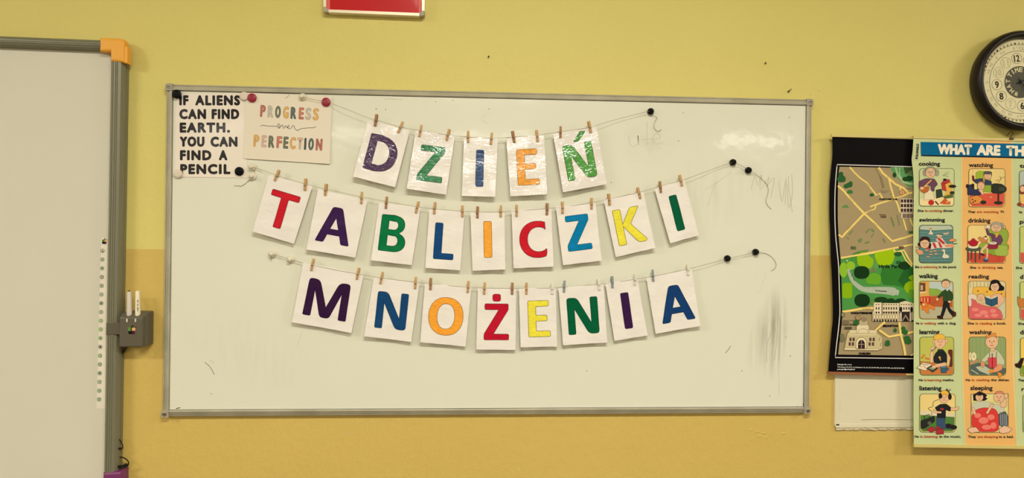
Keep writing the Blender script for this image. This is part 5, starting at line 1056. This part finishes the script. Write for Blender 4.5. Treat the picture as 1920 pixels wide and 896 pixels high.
# reading
c = Cell(Z3); panel(c, 868, 205, 1385, 735, (226, 212, 160)); 
for x_ in (890, 935, 985, 1035, 1090, 1140): c.ln([(x_, 212), (x_, 300)], 12, (176, 170, 130))
c.pg(rounded([(915, 420), (935, 290), (1010, 280), (1300, 290), (1380, 340), (1380, 440)], 30), (240, 186, 76), o=INK, ow=3)
for e in ((1000, 340), (1125, 350), (1330, 378)): c.el(*e, 14, 10, (150, 96, 40))
c.pg([(1380, 440), (1380, 690), (1340, 730), (1250, 560)], (206, 206, 170)); c.pg(rounded([(872, 560), (900, 440), (960, 470), (1010, 520), (1150, 560), (1250, 560), (1320, 620), (1345, 700), (1335, 732), (900, 732), (872, 700)], 30), (222, 104, 104), o=INK, ow=3)
for e in ((960, 600, 50, 26), (1080, 640, 60, 30), (1210, 620, 44, 26), (1000, 680, 50, 24), (1120, 690, 30, 22), (1230, 680, 50, 24)): c.el(*e, (236, 140, 130))
c.pg(rounded([(858, 400), (900, 380), (960, 385), (1000, 430), (960, 470), (905, 440), (910, 520), (900, 560), (868, 550)], 14), (232, 214, 190), o=INK, ow=3); head(c, 1040, 430, 50, 42, (216, 196, 140)); c.pg([(975, 490), (1060, 480), (1090, 510), (1000, 515)], SK, o=INK, ow=2)
c.pg(rounded([(1170, 420), (1230, 380), (1310, 380), (1370, 440), (1370, 490), (1290, 560), (1250, 560), (1280, 480), (1200, 460)], 16), (236, 184, 150), o=INK, ow=3)
c.pg([(1098, 430), (1150, 440), (1190, 460), (1272, 425), (1272, 530), (1190, 552), (1110, 520)], (50, 90, 116), o=INK, ow=4); c.ln([(1188, 460), (1188, 548)], 4, INK); c.pg([(1100, 425), (1150, 395), (1190, 450), (1230, 400), (1270, 420), (1190, 455)], (220, 214, 190), o=INK, ow=2); c.el(1260, 545, 24, 16, SK, o=INK, ow=2)
c.pg(rounded([(1150, 325), (1180, 200), (1225, 178), (1290, 190), (1320, 250), (1370, 290), (1360, 330), (1270, 340)], 20), (34, 28, 36), o=INK, ow=2); head(c, 1235, 285, 58, 62, None, glasses=True); c.pg(rounded([(1170, 250), (1190, 195), (1235, 180), (1300, 215), (1240, 235)], 12), (34, 28, 36)); c.done('illustration')
# learning
c = Cell(Z4); panel(c, 185, 165, 655, 692, (196, 196, 96)); c.pg([(188, 500), (330, 510), (640, 570), (650, 660), (620, 686), (215, 686), (188, 660)], (206, 128, 72), o=INK, ow=2); c.rr(580, 340, 640, 575, 20, (110, 50, 40), o=INK, ow=3); c.pg([(545, 400), (580, 390), (610, 450), (590, 570), (560, 560)], (226, 200, 140), o=INK, ow=2)
for e in ((215, 450), (235, 420), (300, 470), (270, 460)): c.el(*e, 20, 16, (206, 130, 60))
c.pg(rounded([(370, 450), (400, 390), (440, 350), (520, 350), (560, 410), (560, 520), (480, 540), (380, 520)], 14), (38, 42, 44), o=INK, ow=3); c.pg([(440, 440), (470, 430), (475, 500)], (230, 170, 70)); c.pg([(430, 345), (440, 335), (510, 335), (515, 365), (440, 365)], (46, 50, 50), o=INK, ow=2)
c.pg(rounded([(330, 370), (365, 350), (370, 450), (360, 520), (325, 515)], 10), SK, o=INK, ow=3); c.pg(rounded([(345, 570), (420, 540), (540, 515), (555, 560), (430, 580), (380, 600)], 10), SK, o=INK, ow=3); c.el(368, 325, 32, 30, SK, o=INK, ow=3); c.ln([(340, 365), (440, 275)], 11, (70, 80, 120)); 
c.el(380, 228, 14, 30, SK, o=INK, ow=3); c.el(550, 220, 18, 32, SK, o=INK, ow=3); head(c, 465, 235, 76, 86, None, mouth=0); c.pg(rounded([(372, 205), (385, 140), (440, 118), (510, 125), (545, 190), (500, 195), (470, 180), (430, 210), (400, 185)], 16), (240, 190, 76), o=INK, ow=3)
c.pg([(138, 595), (225, 520), (345, 545), (260, 630)], (236, 222, 190), o=INK, ow=4); c.ln([(230, 560), (265, 600)], 8, (206, 60, 60)); c.ln([(180, 570), (210, 575)], 5, INK); c.ln([(210, 540), (300, 555)], 5, INK); c.pg([(272, 600), (330, 565), (435, 600), (360, 655)], (60, 64, 54), o=INK, ow=3); c.pg([(300, 600), (335, 580), (400, 600), (360, 625)], (150, 160, 130)); c.el(378, 580, 30, 20, SK, o=INK, ow=2)
c.el(570, 610, 20, 22, (70, 104, 120)); c.pg([(470, 580), (555, 575), (550, 660), (480, 662)], (62, 100, 124), o=INK, ow=4); c.el(512, 578, 42, 10, (100, 140, 160)); c.done('illustration')
# washing
c = Cell(Z4); panel(c, 875, 165, 1385, 695, (152, 170, 112))
for x_ in (920, 970, 1030, 1095, 1320, 1360): c.ln([(x_, 172), (x_, 500)], 4, (122, 144, 92))
c.pg([(880, 560), (1000, 520), (1385, 600), (1385, 660), (1350, 690), (905, 690), (880, 660)], (90, 104, 96)); c.pg([(960, 580), (1080, 560), (1180, 620), (1160, 680), (1020, 640)], (190, 196, 166), o=INK, ow=3)
for e in ((888, 430, 20, 60), (938, 435, 38, 62)): c.el(*e, (236, 226, 180), o=INK, ow=3); c.el(e[0], e[1], e[2]*.4, e[3]*.4, (206, 196, 140))
c.pg([(880, 520), (1000, 470), (1010, 490), (880, 560)], (206, 150, 110), o=INK, ow=3); c.ln([(900, 620), (1000, 680)], 10, (200, 206, 190)); c.ln([(1040, 640), (1160, 690)], 8, (214, 214, 190))
c.pg(rounded([(1145, 380), (1200, 340), (1270, 345), (1330, 420), (1370, 500), (1360, 560), (1290, 540), (1270, 590), (1170, 590), (1130, 480), (1080, 520), (1040, 490)], 14), (204, 206, 170), o=INK, ow=3); c.pg([(1135, 455), (1255, 450), (1262, 590), (1150, 590)], (214, 76, 84), o=INK, ow=3); c.ln([(1195, 390), (1198, 600)], 14, (170, 30, 44)); c.ln([(1155, 375), (1160, 450)], 8, (60, 60, 60)); c.ln([(1262, 360), (1250, 450)], 8, (60, 60, 60))
c.pg(rounded([(1035, 500), (1080, 510), (1095, 560), (1060, 590), (1035, 560)], 10), (228, 150, 110), o=INK, ow=3); c.pg(rounded([(1290, 540), (1345, 560), (1330, 620), (1260, 650), (1200, 660), (1210, 610)], 14), (230, 156, 116), o=INK, ow=3); c.el(1180, 640, 34, 28, (230, 150, 60)); c.pg(rounded([(1265, 650), (1330, 670), (1320, 720), (1285, 730), (1280, 690)], 10), (236, 150, 60), o=INK, ow=3); c.rr(1170, 300, 1230, 360, 10, SK, o=INK, ow=3)
c.el(1270, 190, 16, 28, SK, o=INK, ow=3); head(c, 1190, 235, 88, 88, None, mouth=0); c.pg(rounded([(1102, 150), (1150, 140), (1200, 110), (1245, 105), (1250, 160), (1190, 150), (1130, 180)], 12), (226, 150, 70), o=INK, ow=3); c.done('illustration')
# listening
c = Cell(Z5); panel(c, 155, 182, 578, 636, (240, 214, 140)); c.pg([(160, 380), (572, 420), (572, 470), (160, 440)], (226, 214, 180)); c.pg([(160, 432), (572, 458), (572, 605), (545, 630), (190, 630), (160, 600)], (84, 130, 62)); spl(c, [(400, 240), (320, 275), (310, 330), (255, 355), (300, 395), (290, 435)], 6, INK)
c.pg(rounded([(355, 460), (460, 460), (450, 540), (560, 550), (600, 590), (580, 605), (400, 595), (355, 560)], 14), (60, 84, 116), o=INK, ow=3); c.el(500, 565, 36, 30, INK); c.el(560, 580, 42, 26, INK)
c.pg(rounded([(335, 345), (400, 305), (470, 300), (530, 345), (520, 390), (465, 370), (462, 470), (360, 465), (365, 390)], 12), (36, 38, 42), o=INK, ow=3); c.el(420, 362, 24, 14, (170, 50, 50)); c.pg(rounded([(310, 370), (370, 390), (415, 390), (410, 415), (330, 405)], 10), SK, o=INK, ow=3); c.pg(rounded([(525, 350), (590, 345), (615, 330), (630, 350), (600, 380), (525, 378)], 10), SK, o=INK, ow=3)
head(c, 445, 225, 58, 62, None, mouth=0); c.pg(rounded([(395, 205), (410, 150), (460, 135), (500, 165), (500, 205), (450, 180)], 12), (242, 186, 70), o=INK, ow=3); c.el(400, 205, 22, 34, INK); c.el(515, 215, 22, 38, INK); c.ln([(515, 180), (500, 150), (470, 130)], 9, INK); c.ln([(495, 150), (525, 125)], 8, INK); c.ln([(490, 140), (478, 112)], 8, INK)
c.pg(rounded([(165, 505), (330, 445), (330, 510), (210, 595), (168, 590)], 14), (42, 46, 42), o=INK, ow=4); c.ln([(208, 485), (208, 445), (265, 425), (272, 470)], 10, (50, 56, 44)); c.el(270, 530, 24, 22, (96, 100, 84)); 
for q_ in ([(235, 605), (300, 570), (350, 610), (290, 645)], [(340, 580), (390, 570), (405, 600), (360, 600)], [(350, 610), (440, 600), (440, 660), (355, 665)]): c.pg(q_, (176, 52, 60), o=INK, ow=3)
c.done('illustration')
# sleeping
c = Cell(Z5); panel(c, 775, 182, 1215, 640, (232, 222, 150), 6); c.pg([(780, 260), (1210, 270), (1210, 330), (780, 330)], (226, 216, 140)); c.pg(rounded([(780, 300), (850, 270), (950, 270), (1080, 310), (1160, 320), (1180, 410), (1100, 400), (950, 370), (830, 370), (780, 400)], 14), (206, 206, 180), o=INK, ow=2)
c.pg(rounded([(780, 430), (830, 370), (920, 345), (1060, 360), (1100, 430), (1105, 610), (1060, 634), (880, 634), (780, 580)], 30), (222, 66, 62), o=INK, ow=3)
for e in ((850, 440, 40, 30), (920, 500, 60, 40), (1010, 460, 44, 34), (960, 580, 60, 30), (1040, 560, 36, 40)): c.el(*e, (240, 130, 116))
c.pg(rounded([(1100, 420), (1180, 390), (1210, 440), (1215, 560), (1160, 580), (1110, 560)], 12), (90, 100, 110), o=INK, ow=3)
for x_ in (1125, 1150, 1175, 1195): c.ln([(x_, 425), (x_+4, 560)], 5, (190, 194, 190))
c.pg(rounded([(955, 400), (1010, 300), (1045, 310), (990, 390), (975, 420), (950, 415)], 10), SK, o=INK, ow=3); c.pg(rounded([(1120, 300), (1180, 230), (1200, 250), (1190, 340), (1130, 345)], 12), SK, o=INK, ow=3); c.pg(rounded([(780, 340), (810, 340), (830, 420), (800, 430)], 8), SK, o=INK, ow=2)
c.pg([(795, 190), (830, 180), (870, 150), (930, 175), (960, 200), (940, 220), (965, 240), (930, 260), (800, 260)], (40, 30, 36), o=INK, ow=3); head(c, 870, 220, 46, 46, None); c.el(870, 180, 44, 22, (44, 34, 40)); head(c, 1105, 225, 66, 58, None, mouth=0); c.pg(rounded([(1060, 180), (1080, 150), (1140, 148), (1165, 180), (1110, 172)], 12), (222, 140, 110), o=INK, ow=3); c.el(1190, 205, 24, 30, SK, o=INK, ow=3)
c.pg(rounded([(730, 605), (760, 585), (830, 580), (875, 635), (800, 640), (785, 655), (745, 630)], 12), (240, 196, 166), o=INK, ow=4); c.pg(rounded([(1110, 600), (1170, 560), (1260, 600), (1225, 640), (1150, 655), (1110, 640)], 12), (240, 196, 166), o=INK, ow=4); c.done('illustration')
# the narrow view of the third column
for z, x0_, y0_, y1_, bg in ((Z1, 1186, 450, 826, (186, 200, 190)), (Z2, 1590, 262, 770, (200, 206, 120)), (Z3, 1592, 215, 740, (206, 214, 130)), (Z4, 1595, 180, 705, (240, 206, 100)), (Z5, 1398, 190, 640, (206, 214, 150))):
    c = Cell(z); panel(c, x0_, y0_, x0_+380*z[0]/5.6, y1_, bg, 34); k = z[0]/5.6
    c.pg([(x0_+4, y1_-110*k), (x0_+376*k, y1_-110*k), (x0_+376*k, y1_-30), (x0_+350*k, y1_-4), (x0_+30, y1_-4), (x0_+4, y1_-30)], (214, 96, 84) if z in (Z1, Z2, Z3) else (130, 160, 60)); cx_ = x0_+170*k; cy_ = (y0_+y1_)/2
    c.pg(rounded([(cx_-60*k, cy_+120*k), (cx_-50*k, cy_), (cx_+50*k, cy_), (cx_+60*k, cy_+120*k)], 14), (96, 110, 140), o=INK, ow=3); head(c, cx_, cy_-50*k, 45*k, 48*k, (120, 70, 50))
    if z is Z1: c.pg(rounded([(1186, 690), (1190, 610), (1250, 590), (1260, 700)], 14), (140, 70, 50), o=INK, ow=3); c.el(1215, 640, 26, 32, SK, o=INK, ow=2); c.pg([(1190, 700), (1260, 690), (1260, 790), (1200, 800)], (236, 200, 110)); c.el(1185, 800, 22, 16, (150, 60, 40), o=INK, ow=2)
    if z is Z3: c.pg(rounded([(1555, 410), (1580, 440), (1610, 450), (1640, 440), (1640, 580), (1590, 580), (1560, 520)], 12), (206, 130, 60), o=INK, ow=3)
    if z is Z4: c.pg(rounded([(1510, 540), (1560, 530), (1600, 460), (1640, 455), (1630, 500), (1595, 600), (1530, 580)], 12), (50, 30, 30), o=INK, ow=3)
    c.done('illustration')
strip((1712, 254.5), (2062, 264), .0085, M['rail'], vp, 'top_rail', .012); strip((1713, 832), (2062, 838), .0095, M['rail'], vp, 'bottom_rail', .012)
# wire hanger between the clock and the poster
b = MB(); b.tube(spline([P(x, y, dd) for x, y, dd in ((1889, 254, -.016), (1892, 250, -.005), (1897, 247.5, 0), (1900, 251, -.005), (1896, 254, -.01), (1896, 262, .016))]), .0014); b.tube([P(1893, 260, .017), P(1900, 260, .017)], .0035)
o = b.build('wire_hook', mat('brown_wire', (96, 66, 40), .5)); tagit(o, 'small twisted wire hook holding the verbs poster just under the clock', 'hook')
